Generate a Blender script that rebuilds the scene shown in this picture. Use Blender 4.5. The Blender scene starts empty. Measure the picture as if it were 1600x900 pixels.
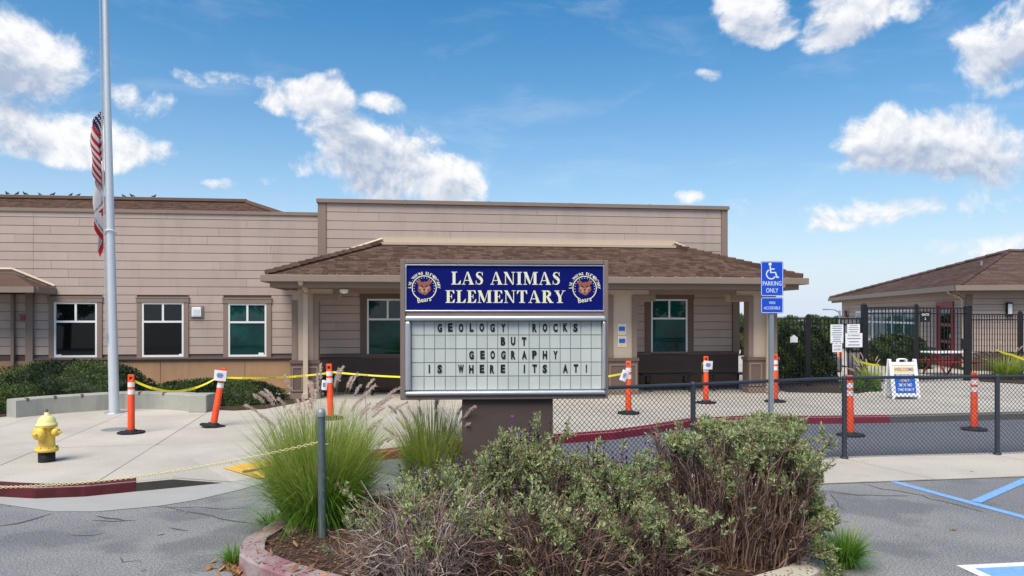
import bpy, bmesh, math, random
import numpy as np
from mathutils import Vector, Matrix
random.seed(7); RNG = np.random.default_rng(7)
R = math.radians
scn = bpy.context.scene
col = scn.collection
# ------------------------------------------------------------------ camera
CAMZ = 1.9; F = 1150.0; HZ = 493.0
cam_d = bpy.data.cameras.new("camera"); cam = bpy.data.objects.new("camera", cam_d); col.objects.link(cam)
cam.location = (0, 0, CAMZ); cam.rotation_euler = (R(90), 0, 0)
cam_d.sensor_width = 36; cam_d.lens = F/1600*36; cam_d.shift_y = (HZ-450)/1600
cam_d.clip_end = 3000; cam_d.clip_start = 0.05
scn.camera = cam
scn.view_settings.view_transform = 'Standard'; scn.view_settings.look = 'None'
scn.view_settings.gamma = 1; scn.view_settings.use_curve_mapping = False
scn.view_settings.exposure = 0.88
# ------------------------------------------------------------------ sun + sky
SUN_EL, SUN_AZ = R(57), R(205)          # azimuth clockwise from +Y
sd = bpy.data.lights.new("sun", 'SUN'); sd.energy = 2.5; sd.angle = R(38); sd.color = (1, .93, .82)
sun = bpy.data.objects.new("sun", sd); col.objects.link(sun)
sdir = Vector((math.sin(SUN_AZ)*math.cos(SUN_EL), math.cos(SUN_AZ)*math.cos(SUN_EL), math.sin(SUN_EL)))
sun.rotation_euler = sdir.to_track_quat('Z', 'Y').to_euler(); sun.location = (10, 10, 30)
world = bpy.data.worlds.new("World"); scn.world = world; world.use_nodes = True
world.cycles.sampling_method = 'MANUAL'; world.cycles.sample_map_resolution = 512
wn = world.node_tree; wn.nodes.clear()

class NG:
    """tiny node helper"""
    def __init__(s, tree): s.t = tree
    def n(s, typ, **kw):
        nd = s.t.nodes.new(typ)
        for k, v in kw.items(): setattr(nd, k, v)
        return nd
    def put(s, sock, v):
        if hasattr(v, 'is_output'): s.t.links.new(v, sock)
        else: sock.default_value = v
    def math(s, op, a, b=None, c=None, clamp=False):
        nd = s.n('ShaderNodeMath', operation=op); nd.use_clamp = clamp
        s.put(nd.inputs[0], a)
        if b is not None: s.put(nd.inputs[1], b)
        if c is not None: s.put(nd.inputs[2], c)
        return nd.outputs[0]
    def vm(s, op, a, b=None, c=None):
        nd = s.n('ShaderNodeVectorMath', operation=op)
        s.put(nd.inputs[0], a)
        if b is not None: s.put(nd.inputs[1], b)
        if c is not None: s.put(nd.inputs[2], c)
        return nd.outputs['Value'] if op in ('DOT_PRODUCT', 'LENGTH') else nd.outputs[0]
    def smooth(s, x, a, b):
        nd = s.n('ShaderNodeMapRange', interpolation_type='SMOOTHSTEP')
        s.put(nd.inputs[0], x); s.put(nd.inputs[1], a); s.put(nd.inputs[2], b)
        return nd.outputs[0]
    def mix(s, f, a, b, typ='RGBA', blend='MIX'):
        nd = s.n('ShaderNodeMix', data_type=typ)
        if typ == 'RGBA':
            nd.blend_type = blend
            s.put(nd.inputs[0], f); s.put(nd.inputs[6], a); s.put(nd.inputs[7], b); return nd.outputs[2]
        s.put(nd.inputs[0], f); s.put(nd.inputs[2], a); s.put(nd.inputs[3], b); return nd.outputs[0]
    def noise(s, vec, scale, detail=4, rough=.5, dist=0.0):
        nd = s.n('ShaderNodeTexNoise'); s.put(nd.inputs['Vector'], vec)
        nd.inputs['Scale'].default_value = scale; nd.inputs['Detail'].default_value = detail
        nd.inputs['Roughness'].default_value = rough; nd.inputs['Distortion'].default_value = dist
        return nd.outputs[0]

def build_sky():
    g = NG(wn)
    out = g.n('ShaderNodeOutputWorld'); bg = g.n('ShaderNodeBackground'); bg.inputs[1].default_value = 0.082
    wn.links.new(bg.outputs[0], out.inputs[0])
    sky = g.n('ShaderNodeTexSky', sky_type='NISHITA'); sky.sun_disc = False
    sky.sun_elevation = SUN_EL; sky.sun_rotation = SUN_AZ
    sky.air_density = 1.0; sky.dust_density = 0.9; sky.ozone_density = 1.6; sky.altitude = 100
    tc = g.n('ShaderNodeTexCoord'); d = tc.outputs['Generated']
    sep = g.n('ShaderNodeSeparateXYZ'); wn.links.new(d, sep.inputs[0])
    az = g.math('ARCTAN2', sep.outputs[0], sep.outputs[1])
    # the same cloud field goes round the whole horizon, mirrored sector by sector
    fold = g.math('SUBTRACT', g.math('PINGPONG', g.math('ADD', az, R(38)), R(76)), R(38))
    el = g.math('ARCSINE', sep.outputs[2])
    # warp so that blob outlines billow
    warp = g.n('ShaderNodeTexNoise'); wn.links.new(d, warp.inputs['Vector'])
    warp.inputs['Scale'].default_value = 14; warp.inputs['Detail'].default_value = 5
    wv = g.vm('SUBTRACT', warp.outputs['Color'], (.5, .5, .5))
    comb = g.n('ShaderNodeCombineXYZ'); wn.links.new(fold, comb.inputs[0]); wn.links.new(el, comb.inputs[1])
    P0 = g.vm('MULTIPLY_ADD', wv, (.055, .04, 0), comb.outputs[0])
    blobs = [(30,92,88,52,1),(25,200,120,40,.9),(125,232,95,24,.75),(222,162,40,24,.75),(350,124,70,12,.5),
             (505,155,62,32,1),(428,160,40,20,.7),(592,160,34,16,.7),(545,215,62,36,1),(600,250,85,48,1.1),(690,278,66,38,1),(492,256,36,22,.7),
             (352,288,22,9,.5),(412,285,20,12,.5),(1172,14,48,38,.95),(1212,50,34,20,.75),(1322,24,52,32,.95),(1280,62,36,20,.8),(1392,8,52,18,.6),
             (1115,120,22,10,.5),(1568,72,48,44,1),(1578,140,38,14,.6),(1425,222,100,40,1.1),(1360,250,60,20,.8),(1530,238,85,34,1),(1560,278,60,20,.6),
             (1400,330,120,24,.6),(1310,352,52,16,.55),(1062,312,24,10,.5),(1150,328,34,18,.6),(1440,388,56,12,.45),(1575,382,50,15,.55),
             (820,-190,190,60,1),(300,-150,130,50,1),(1250,-260,170,60,1)]
    def field(P, sub=None):
        acc = None
        for (x, y, rx, ry, w) in (sub or blobs):
            kx = (x-800)/F; kz = (HZ-y)/F
            a = math.atan(kx); e = math.atan2(kz, math.hypot(1, kx))
            sx = F/rx*1.0; sy = F/ry*1.0
            q = g.vm('MULTIPLY_ADD', P, (sx, sy, 0), (-a*sx, -e*sy, 0))
            dd = g.math('MULTIPLY_ADD', g.vm('DOT_PRODUCT', q, q), -.5*w, w)
            acc = dd if acc is None else g.math('SMOOTH_MAX', acc, dd, .25)
        return acc
    n1 = g.noise(d, 11, 9, .62, .3)
    nz = g.math('MULTIPLY_ADD', n1, 2.6, -1.3)
    dens = g.math('ADD', field(P0), nz)
    alpha = g.math('MULTIPLY', g.smooth(dens, .26, .78), .97)
    wisps = g.math('MULTIPLY', g.smooth(g.noise(g.vm('MULTIPLY', d, (1, 1, 3.5)), 5, 6, .6, .5), .52, .85), .22)
    # shade: how much cloud lies above (towards the light)
    dup = g.vm('ADD', d, (.012, 0, .03))
    n2 = g.math('MULTIPLY_ADD', g.noise(dup, 10, 4, .58, .25), 2.6, -1.3)
    dens2 = g.math('ADD', field(g.vm('ADD', P0, (-.006, .026, 0)), [b for b in blobs if b[4] >= .9]), n2)
    under = g.smooth(g.math('SUBTRACT', dens2, g.math('MULTIPLY', n1, .5)), .05, 1.0)
    relief = g.smooth(g.math('SUBTRACT', n1, g.noise(g.vm('ADD', d, (-.004, 0, .011)), 11, 9, .62, .3)), -.085, .075)
    shade = g.math('SUBTRACT', g.math('MULTIPLY_ADD', under, .75, .38), g.math('MULTIPLY', relief, .42), clamp=True)
    ccol = g.mix(shade, (6.7, 6.7, 6.75, 1), (2.9, 3.45, 4.5, 1))
    hs = g.n('ShaderNodeHueSaturation'); hs.inputs['Hue'].default_value = .493; hs.inputs['Saturation'].default_value = 1.5; wn.links.new(sky.outputs[0], hs.inputs['Color'])
    hz = g.math('MULTIPLY', g.math('POWER', g.math('SUBTRACT', 1.0, g.math('ABSOLUTE', sep.outputs[2]), clamp=True), 5.6), .93)
    hazy = g.mix(hz, hs.outputs[0], (4.7, 5.35, 6.5, 1))
    c1 = g.mix(wisps, hazy, (6.3, 6.5, 6.8, 1))
    c2 = g.mix(alpha, c1, ccol)
    wn.links.new(c2, bg.inputs[0])
build_sky()

# ------------------------------------------------------------------ helpers
def ray(px, py): return Vector(((px-800)/F, 1.0, (HZ-py)/F))
def gp(px, py, z=0.0):
    """pixel -> point on the horizontal plane at height z"""
    r = ray(px, py); s = (z-CAMZ)/r.z
    return Vector((r.x*s, s, z))
def at(px, py, Y):
    r = ray(px, py); return Vector((r.x*Y, Y, CAMZ+r.z*Y))

MATS = {}
def mat(name, rgb, rough=.8, var=.12, scale=6.0, bump=0.0, bscale=60.0, metal=0.0, spec=.35, island=0.0, objvar=0.0,
        trans=0.0, coat=0.0, rgb2=None, scale2=None, stain=0.0, sheen=0.0, rgb3=None, grain=0.0, gscale=75, spots=0.0):
    m = bpy.data.materials.new(name); m.use_nodes = True; t = m.node_tree; g = NG(t)
    p = t.nodes['Principled BSDF']; out = t.nodes['Material Output']
    p.inputs['Roughness'].default_value = rough; p.inputs['Metallic'].default_value = metal
    p.inputs['Specular IOR Level'].default_value = spec; p.inputs['Coat Weight'].default_value = coat
    geo = g.n('ShaderNodeNewGeometry'); pos = geo.outputs['Position']
    c = (*rgb, 1)
    cur = None
    nz = g.noise(pos, scale, 6, .6)
    if rgb2 is not None:
        f = g.smooth(g.noise(pos, scale2 or scale, 5, .6), .38, .62)
        cur = g.mix(f, c, (*rgb2, 1))
    if rgb3 is not None:
        f = g.smooth(g.noise(pos, (scale2 or scale)*2.3, 3, .5), .5, .6)
        cur = g.mix(f, cur if cur is not None else c, (*rgb3, 1))
    hsv = g.n('ShaderNodeHueSaturation')
    g.put(hsv.inputs['Color'], cur if cur is not None else c)
    val = g.math('MULTIPLY_ADD', nz, 2*var, 1-var)
    if island: val = g.math('MULTIPLY', val, g.math('MULTIPLY_ADD', geo.outputs['Random Per Island'], 2*island, 1-island))
    if objvar:
        oi = g.n('ShaderNodeObjectInfo'); val = g.math('MULTIPLY', val, g.math('MULTIPLY_ADD', oi.outputs['Random'], 2*objvar, 1-objvar))
    if stain:
        sv = g.vm('MULTIPLY', pos, (1, 1, .18)); st = g.smooth(g.noise(sv, 2.3, 6, .65), .48, .75)
        val = g.math('MULTIPLY', val, g.math('MULTIPLY_ADD', st, -stain, 1))
    if spots:
        vo = g.n('ShaderNodeTexVoronoi'); t.links.new(pos, vo.inputs['Vector']); vo.inputs['Scale'].default_value = 2.6
        sepc = g.n('ShaderNodeSeparateColor'); t.links.new(vo.outputs['Color'], sepc.inputs[0])
        rad = g.math('MULTIPLY_ADD', sepc.outputs[0], .09, -.025); sp_ = g.smooth(g.math('SUBTRACT', vo.outputs['Distance'], rad), .03, -.005)
        val = g.math('MULTIPLY', val, g.math('MULTIPLY_ADD', sp_, -spots, 1))
    if grain:
        gn = g.smooth(g.noise(pos, gscale, 2, .6), .34, .66); val = g.math('MULTIPLY', val, g.math('MULTIPLY_ADD', gn, 2*grain, 1-grain))
    g.put(hsv.inputs['Value'], val)
    colr = hsv.outputs[0]
    t.links.new(colr, p.inputs['Base Color'])
    if bump:
        b = g.n('ShaderNodeBump'); b.inputs['Strength'].default_value = bump; b.inputs['Distance'].default_value = .01
        t.links.new(g.noise(pos, bscale, 4, .6), b.inputs['Height']); t.links.new(b.outputs[0], p.inputs['Normal'])
    if trans:
        tr = g.n('ShaderNodeBsdfTranslucent'); t.links.new(colr, tr.inputs[0])
        mx = g.n('ShaderNodeMixShader'); mx.inputs[0].default_value = trans
        t.links.new(p.outputs[0], mx.inputs[1]); t.links.new(tr.outputs[0], mx.inputs[2]); t.links.new(mx.outputs[0], out.inputs[0])
    MATS[name] = m
    return m
M = MATS
mat('asphalt', (.205,.207,.212), .93, .18, .9, .6, 170, rgb2=(.25,.248,.243), scale2=.45, spec=.2, grain=.42, gscale=70, spots=.35, rgb3=(.175,.176,.18))
mat('asphalt_road', (.145,.15,.168), .9, .15, 1.3, .5, 170, spec=.25, grain=.25)
mat('crack', (.085,.085,.087), .85, .2, 8)
mat('concrete', (.50,.455,.385), .88, .13, 1.2, .25, 90, objvar=.045, rgb2=(.44,.40,.34), scale2=.7, grain=.07, gscale=50, spots=.16)
mat('concrete_base', (.17,.155,.135), .95, .2, 4)
mat('concrete_grey', (.36,.355,.31), .9, .16, 3.2, .5, 60, stain=.25)
mat('kerb_grey', (.10,.097,.09), .9, .25, 5, .4, 60)
mat('gutter', (.37,.36,.34), .9, .14, 2.5, .3, 80)
mat('kerb_red', (.20,.012,.03), .7, .3, 5, .4, 50)
mat('kerb_red_shaded', (.062,.008,.011), .8, .4, 6, .4, 50, rgb2=(.09,.012,.018), scale2=5)  # kerb red darkened for the left kerb, its shade put into the colour
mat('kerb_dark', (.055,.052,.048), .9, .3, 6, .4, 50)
mat('kerb_pink', (.25,.12,.13), .85, .25, 6, .5, 40, rgb2=(.33,.255,.245), scale2=4)
mat('kerb_cream', (.46,.42,.34), .9, .15, 5, .4, 40)
mat('tactile', (.72,.42,.07), .7, .12, 8)
mat('blue_paint', (.16,.36,.68), .75, .22, 9, rgb2=(.22,.40,.66), scale2=20)
mat('white_paint', (.74,.75,.76), .75, .15, 9)
mat('mulch', (.075,.04,.026), .98, .35, 25, 1.0, 70, rgb2=(.045,.026,.018), scale2=18)
mat('mulch_chip', (.14,.075,.045), .95, .2, 20, island=.55)
mat('dry_leaf', (.34,.17,.08), .85, .2, 30, island=.5, trans=.15)
mat('siding', (.458,.355,.305), .78, .08, 1.6, .12, 120, objvar=.05, stain=.13)
mat('siding_back', (.15,.11,.092), .9, .1, 3)
mat('taupe', (.255,.185,.145), .72, .08, 4, stain=.1)
mat('trim_dark', (.15,.10,.08), .7, .1, 4)
mat('tan', (.56,.44,.335), .8, .06, 3, .15, 90, stain=.06)
mat('wainscot', (.40,.24,.135), .75, .14, 2.2, stain=.28, objvar=.05)
mat('brown', (.105,.07,.056), .72, .12, 4, stain=.15)
mat('gutter_metal', (.245,.19,.15), .55, .08, 5)
mat('flashing', (.50,.40,.28), .5, .1, 5)
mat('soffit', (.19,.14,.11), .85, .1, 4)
mat('shingle', (.112,.069,.052), .95, .18, 2.2, .9, 140, island=.36, spec=.1)
mat('shingle_far', (.115,.074,.062), .95, .15, 2, .9, 120, island=.25, spec=.1)
mat('win_white', (.78,.78,.78), .45, .03, 6)
mat('glass_dark', (.003,.0035,.004), .02, .1, 3, spec=.5)
mat('glass_teal', (.003,.032,.03), .02, .35, 2.2, spec=.5, rgb2=(.004,.07,.064), scale2=1.3)
mat('glass_blue', (.02,.075,.085), .04, .35, 1.0, spec=.5, rgb2=(.04,.12,.13), scale2=1.1)
mat('steel_grey', (.40,.43,.46), .42, .08, 8, metal=.55)
mat('pole_white', (.60,.63,.66), .4, .06, 5, metal=.25)
mat('galv', (.26,.29,.31), .5, .12, 12, metal=.35)
mat('slate_post', (.11,.14,.155), .5, .2, 14, metal=.2)
mat('silver', (.60,.62,.65), .32, .08, 8, metal=.75)
mat('sign_brown', (.20,.15,.135), .6, .12, 4, stain=.15)
mat('sign_dark', (.085,.06,.053), .75, .12, 4, stain=.1)
mat('sign_blue', (.003,.007,.13), .5, .05, 6, spec=.10)
mat('cream', (.80,.77,.55), .5, .03, 6)
mat('tile', (.52,.55,.52), .4, .05, 5, objvar=.05, stain=.16)
mat('tile_line', (.23,.26,.24), .7, .2, 10)
mat('black', (.012,.012,.013), .5, .1, 8)
mat('black_iron', (.012,.012,.014), .45, .1, 8)
mat('vinyl_black', (.032,.04,.055), .5, .15, 10)
mat('rubber', (.018,.018,.02), .75, .2, 12)
mat('orange', (.88,.095,.022), .5, .12, 7, rgb2=(.76,.075,.024), scale2=9, stain=.3)
mat('reflective', (.74,.72,.68), .35, .1, 20)
mat('paper', (.82,.82,.84), .7, .03, 9, trans=.15)
mat('print_blue', (.10,.14,.45), .7, .05, 9)
mat('print_grey', (.16,.17,.19), .7, .05, 9)
mat('tape', (.85,.72,.03), .35, .06, 9, trans=.2)
mat('chain', (.70,.61,.32), .5, .15, 30)
mat('hydrant', (.78,.55,.085), .45, .14, 9, rgb2=(.66,.44,.08), scale2=11, stain=.25)
mat('hydrant_top', (.78,.68,.28), .45, .08, 9)
mat('blue_sign', (.012,.075,.55), .35, .04, 8)
mat('sign_white', (.75,.80,.86), .45, .03, 8)
mat('plastic_white', (.80,.80,.82), .4, .03, 8)
mat('banner_yellow', (.85,.60,.16), .5, .03, 8)
mat('banner_blue', (.02,.12,.55), .5, .03, 8)
mat('flag_red', (.42,.010,.018), .8, .12, 12, trans=.2)
mat('flag_white', (.55,.53,.53), .8, .06, 12, trans=.2)
mat('flag_navy', (.015,.018,.07), .8, .1, 12, trans=.1)
mat('leaf_hedge', (.08,.125,.032), .55, .25, 3, island=.5, trans=.25, rgb2=(.12,.165,.05), scale2=3)
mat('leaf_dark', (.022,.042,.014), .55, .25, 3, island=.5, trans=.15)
mat('leaf_sage', (.30,.385,.15), .7, .25, 4, island=.45, trans=.28, rgb2=(.39,.42,.22), scale2=5)
mat('leaf_sage_dry', (.36,.24,.13), .8, .2, 4, island=.4, trans=.2)
mat('leaf_tree', (.10,.16,.045), .6, .25, .6, island=.45, trans=.3)
mat('twig', (.25,.155,.118), .9, .3, 9, island=.5)
mat('twig_grey', (.42,.355,.32), .9, .25, 9, island=.4)
mat('twig_dark', (.085,.058,.048), .9, .3, 9, island=.5)
mat('seed_dark', (.06,.035,.04), .9, .2, 9, island=.4)
mat('petal', (.20,.07,.36), .7, .1, 9, island=.3)
mat('grass', (.33,.45,.06), .5, .2, 3, island=.4, trans=.4, rgb2=(.44,.50,.12), scale2=4)
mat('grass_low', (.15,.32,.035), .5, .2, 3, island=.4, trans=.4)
mat('grass_straw', (.48,.43,.22), .7, .1, 3, island=.3, trans=.25)
mat('plume', (.86,.70,.62), .85, .08, 6, island=.2, trans=.55)
mat('bark', (.10,.07,.05), .95, .3, 8, .6, 40)
mat('red_paint', (.30,.035,.035), .5, .1, 5)
mat('bear_brown', (.30,.095,.065), .5, .05, 8)
mat('bear_light', (.48,.25,.18), .5, .05, 8)
mat('bird', (.035,.036,.045), .7, .2, 10)
mat('lamp_glass', (.78,.78,.74), .3, .03, 8)
mat('bag_pink', (.45,.12,.30), .7, .1, 8); mat('bag_blue', (.03,.08,.35), .7, .1, 8); mat('bag_grey', (.12,.12,.14), .7, .1, 8)

def link(o, parent=None):
    col.objects.link(o)
    if parent is not None: o.parent = parent
    return o
def tag(o, label=None, cat=None, group=None, kind=None):
    if label: o['label'] = label
    if cat: o['category'] = cat
    if group: o['group'] = group
    if kind: o['kind'] = kind
    return o
def empty(name, loc=(0,0,0), rz=0.0, label=None, cat=None, group=None, parent=None, kind=None):
    o = bpy.data.objects.new(name, None); o.empty_display_size = .2
    o.location = loc; o.rotation_euler = (0, 0, rz); link(o, parent)
    return tag(o, label, cat, group, kind)
def mesh_np(name, V, Fa):
    V = np.asarray(V, dtype=np.float32).reshape(-1, 3); Fa = np.asarray(Fa, dtype=np.int32)
    me = bpy.data.meshes.new(name); k = Fa.shape[1]; n = len(Fa)
    me.vertices.add(len(V)); me.vertices.foreach_set('co', V.ravel())
    me.loops.add(n*k); me.loops.foreach_set('vertex_index', Fa.ravel())
    me.polygons.add(n); me.polygons.foreach_set('loop_start', np.arange(0, n*k, k, dtype=np.int32))
    me.update(calc_edges=True); me.validate()
    return me
def obj_np(name, V, Fa, m, parent=None, smooth=False):
    me = mesh_np(name, V, Fa); me.materials.append(m)
    if smooth: me.polygons.foreach_set('use_smooth', np.ones(len(me.polygons), dtype=bool))
    return link(bpy.data.objects.new(name, me), parent)

class MB:
    """collects simple shapes for ONE mesh"""
    def __init__(s): s.v = []; s.f = []; s.mi = []; s.sm = []
    def add(s, vs, fs, mi=0, smooth=False):
        o = len(s.v); s.v += [tuple(v) for v in vs]
        for f in fs: s.f.append([o+i for i in f]); s.mi.append(mi); s.sm.append(smooth)
        return s
    def box(s, x0, x1, y0, y1, z0, z1, mi=0, mx=None):
        vs = [Vector((x, y, z)) for z in (z0, z1) for y in (y0, y1) for x in (x0, x1)]
        if mx is not None: vs = [mx @ v for v in vs]
        return s.add(vs, [(0,2,3,1),(4,5,7,6),(0,1,5,4),(2,6,7,3),(0,4,6,2),(1,3,7,5)], mi)
    def cbox(s, x0, x1, y0, y1, z0, z1, b=.01, mi=0, mx=None):
        """box with chamfered vertical+horizontal edges (via bmesh)"""
        bm = bmesh.new(); bmesh.ops.create_cube(bm, size=1)
        for v in bm.verts: v.co = ((x0+x1)/2+v.co.x*(x1-x0), (y0+y1)/2+v.co.y*(y1-y0), (z0+z1)/2+v.co.z*(z1-z0))
        bmesh.ops.bevel(bm, geom=bm.edges[:], offset=b, segments=2, affect='EDGES', profile=.5)
        bm.verts.index_update()
        vs = [mx @ v.co if mx is not None else v.co.copy() for v in bm.verts]
        s.add(vs, [[v.index for v in f.verts] for f in bm.faces], mi); bm.free(); return s
    def tube(s, pts, rad, n=8, mi=0, caps=True, smooth=True):
        pts = [Vector(p) for p in pts]
        if not hasattr(rad, '__len__'): rad = [rad]*len(pts)
        vs = []; up = None
        for i, p in enumerate(pts):
            t = (pts[min(i+1, len(pts)-1)]-pts[max(i-1, 0)])
            t = t.normalized() if t.length > 1e-9 else Vector((0,0,1))
            if up is None: up = Vector((0,0,1)) if abs(t.z) < .9 else Vector((1,0,0))
            a = t.cross(up).normalized(); b = a.cross(t).normalized(); up = b
            for k in range(n):
                w = 2*math.pi*k/n; vs.append(p+a*(math.cos(w)*rad[i])+b*(math.sin(w)*rad[i]))
        fs = [(i*n+k, i*n+(k+1) % n, (i+1)*n+(k+1) % n, (i+1)*n+k) for i in range(len(pts)-1) for k in range(n)]
        s.add(vs, fs, mi, smooth)
        if caps:
            s.add(vs[:n], [tuple(range(n))], mi); s.add(vs[-n:], [tuple(range(n-1, -1, -1))], mi)
        return s
    def lathe(s, prof, n=20, mi=0, c=(0,0,0), mx=None, smooth=True):
        vs = []
        for (r, z) in prof:
            for k in range(n):
                w = 2*math.pi*k/n; v = Vector((r*math.cos(w)+c[0], r*math.sin(w)+c[1], z+c[2])); vs.append(mx @ v if mx is not None else v)
        fs = [(i*n+k, i*n+(k+1) % n, (i+1)*n+(k+1) % n, (i+1)*n+k) for i in range(len(prof)-1) for k in range(n)]
        return s.add(vs, fs, mi, smooth)
    def prism(s, poly, z0, z1, mi=0, mx=None):
        n = len(poly); vs = [Vector((p[0], p[1], z0)) for p in poly]+[Vector((p[0], p[1], z1)) for p in poly]
        if mx is not None: vs = [mx @ v for v in vs]
        return s.add(vs, [tuple(range(n-1, -1, -1)), tuple(range(n, 2*n))]+[(i, (i+1) % n, n+(i+1) % n, n+i) for i in range(n)], mi)
    def sphere(s, c, r, n=12, m=8, mi=0, sc=(1,1,1)):
        prof = [(max(1e-4, math.sin(math.pi*i/m)), -math.cos(math.pi*i/m)) for i in range(m+1)]
        mx = Matrix.Translation(c) @ Matrix.Diagonal((r*sc[0], r*sc[1], r*sc[2], 1))
        return s.lathe(prof, n, mi, mx=mx)
    def build(s, name, mats, parent=None):
        me = bpy.data.meshes.new(name); me.from_pydata(s.v, [], s.f)
        for m in (mats if isinstance(mats, (list, tuple)) else [mats]): me.materials.append(m)
        me.polygons.foreach_set('material_index', s.mi); me.polygons.foreach_set('use_smooth', s.sm); me.update()
        return link(bpy.data.objects.new(name, me), parent)
UNIT = {}
def unit_box(m):
    """shared unit cube mesh (front face leaning like lap siding)"""
    if m.name not in UNIT:
        b = MB(); b.box(-.5, .5, -.5, .5, -.5, .5)
        me = bpy.data.meshes.new('piece'); v = b.v; me.from_pydata(v, [], b.f); me.materials.append(m); UNIT[m.name] = me
    return UNIT[m.name]
def piece(name, m, x0, x1, y0, y1, z0, z1, parent, rz=0):
    o = bpy.data.objects.new(name, unit_box(m)); o.location = ((x0+x1)/2, (y0+y1)/2, (z0+z1)/2); o.scale = (x1-x0, y1-y0, z1-z0)
    o.rotation_euler.z = rz
    return link(o, parent)
def copy_tree(o, parent=None):
    c = o.copy(); link(c, parent)
    for ch in list(o.children): copy_tree(ch, c)
    return c

# ---- lettering ---------------------------------------------------------------
def text_mesh(txt, size, bold=0.0, xs=1.0, space=1.0, align='CENTER'):
    cu = bpy.data.curves.new('t', 'FONT'); cu.body = txt; cu.size = size; cu.align_x = align; cu.align_y = 'CENTER'
    cu.offset = bold*size; cu.space_character = space; cu.resolution_u = 3
    o = bpy.data.objects.new('t', cu); col.objects.link(o)
    me = bpy.data.meshes.new_from_object(o.evaluated_get(bpy.context.evaluated_depsgraph_get()))
    bpy.data.objects.remove(o); bpy.data.curves.remove(cu)
    for v in me.vertices: v.co.x *= xs
    return me
def text_obj(name, txt, size, m, parent, loc, rot=(math.pi/2, 0, 0), **kw):
    me = text_mesh(txt, size, **kw); me.name = name; me.materials.clear(); me.materials.append(m)
    o = bpy.data.objects.new(name, me); o.location = loc; o.rotation_euler = rot
    return link(o, parent)
def stroke(pts, w):
    """flat variable-width stroke in XY -> list of quads"""
    n = len(pts); ws = w if hasattr(w, '__len__') else [w]*n; L = []; Q = []
    for i in range(n):
        a = Vector(pts[max(i-1, 0)]); b = Vector(pts[min(i+1, n-1)]); t = (b-a).normalized(); nn = Vector((-t.y, t.x))*ws[i]/2
        p = Vector(pts[i]); L.append((p+nn, p-nn))
    for i in range(n-1): Q.append([L[i][0], L[i][1], L[i+1][1], L[i+1][0]])
    return Q
def arc(cx, cy, rx, ry, a0, a1, n=14):
    return [(cx+rx*math.cos(R(a0+(a1-a0)*i/n)), cy+ry*math.sin(R(a0+(a1-a0)*i/n))) for i in range(n+1)]
def serif_glyph(ch):
    q = lambda *p: [list(p)]
    r = lambda x0, x1, y0, y1: [[(x0,y0),(x1,y0),(x1,y1),(x0,y1)]]
    sb = .055
    if ch == 'I': return r(.13,.36,sb,1-sb)+r(.02,.47,0,sb)+r(.02,.47,1-sb,1), .50
    if ch == 'L': return r(.13,.36,sb,1-sb)+r(.02,.5,1-sb,1)+r(.02,.76,0,sb)+q((.76,0),(.80,.32),(.75,.32),(.56,sb)), .80
    if ch == 'E': return (r(.13,.36,sb,1-sb)+r(.02,.74,0,sb)+r(.02,.72,1-sb,1)+q((.74,0),(.78,.30),(.73,.30),(.55,sb))+q((.72,1),(.55,1-sb),(.69,.73),(.74,.73))
                          +r(.36,.52,.48,.535)+r(.50,.55,.35,.67)), .80
    if ch == 'T': return (r(.33,.56,sb,1-sb)+r(.20,.69,0,sb)+r(.04,.85,1-sb,1)+q((.04,1),(.02,.70),(.065,.70),(.2,1-sb))+q((.85,1),(.69,1-sb),(.825,.70),(.87,.70))), .90
    if ch == 'A': return (q((.10,sb),(.17,sb),(.46,.93),(.42,1))+q((.42,1),(.54,1),(.93,sb),(.67,sb))+r(.24,.68,.30,.355)+r(0,.30,0,sb)+r(.57,1.0,0,sb)), 1.0
    if ch == 'N': return (r(.14,.205,sb,.95)+r(.77,.835,0,1-sb)+q((.02,1),(.30,1),(.835,.0),(.74,.0))+r(.02,.33,0,sb)+r(.65,.96,1-sb,1)), .98
    if ch == 'M': return (r(.13,.195,sb,.95)+r(.86,1.09,sb,1-sb)+q((.02,1),(.31,1),(.62,.16),(.53,.0))+q((.53,0),(.60,.1),(.90,1),(.84,1))+r(.02,.32,0,sb)+r(.74,1.2,0,sb)+r(.84,1.2,1-sb,1)), 1.22
    if ch == 'Y': return (q((.08,1-sb),(.33,1-sb),(.58,.46),(.36,.46))+q((.47,.46),(.54,.46),(.79,1-sb),(.72,1-sb))+r(.355,.585,sb,.46)+r(.22,.72,0,sb)+r(0,.44,1-sb,1)+r(.62,.92,1-sb,1)), .92
    if ch == 'R':
        b = arc(.38,.745,.30,.225,90,-90,12); ws = [.05]+[.05+.17*math.sin(math.pi*i/12) for i in range(1,12)]+[.05]
        return (r(.13,.36,sb,1-sb)+r(.02,.47,0,sb)+r(.02,.40,1-sb,1)+stroke(b, ws)+q((.36,.52),(.58,.52),(.93,.02),(.66,.02))+r(.66,1.0,0,sb)), .98
    if ch == 'S':
        P = [(.60,.80),(.55,.90),(.44,.965),(.32,.955),(.20,.90),(.16,.78),(.22,.66),(.36,.56),(.50,.45),(.57,.32),(.54,.15),(.42,.05),(.30,.03),(.17,.08),(.11,.22)]
        W = [.04,.05,.06,.07,.12,.16,.20,.24,.24,.20,.16,.10,.07,.05,.04]
        return stroke(P, W)+q((.585,.69),(.635,.69),(.635,.99),(.60,.99))+q((.075,.01),(.11,.01),(.125,.32),(.075,.32)), .70
    return [], .42
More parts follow.
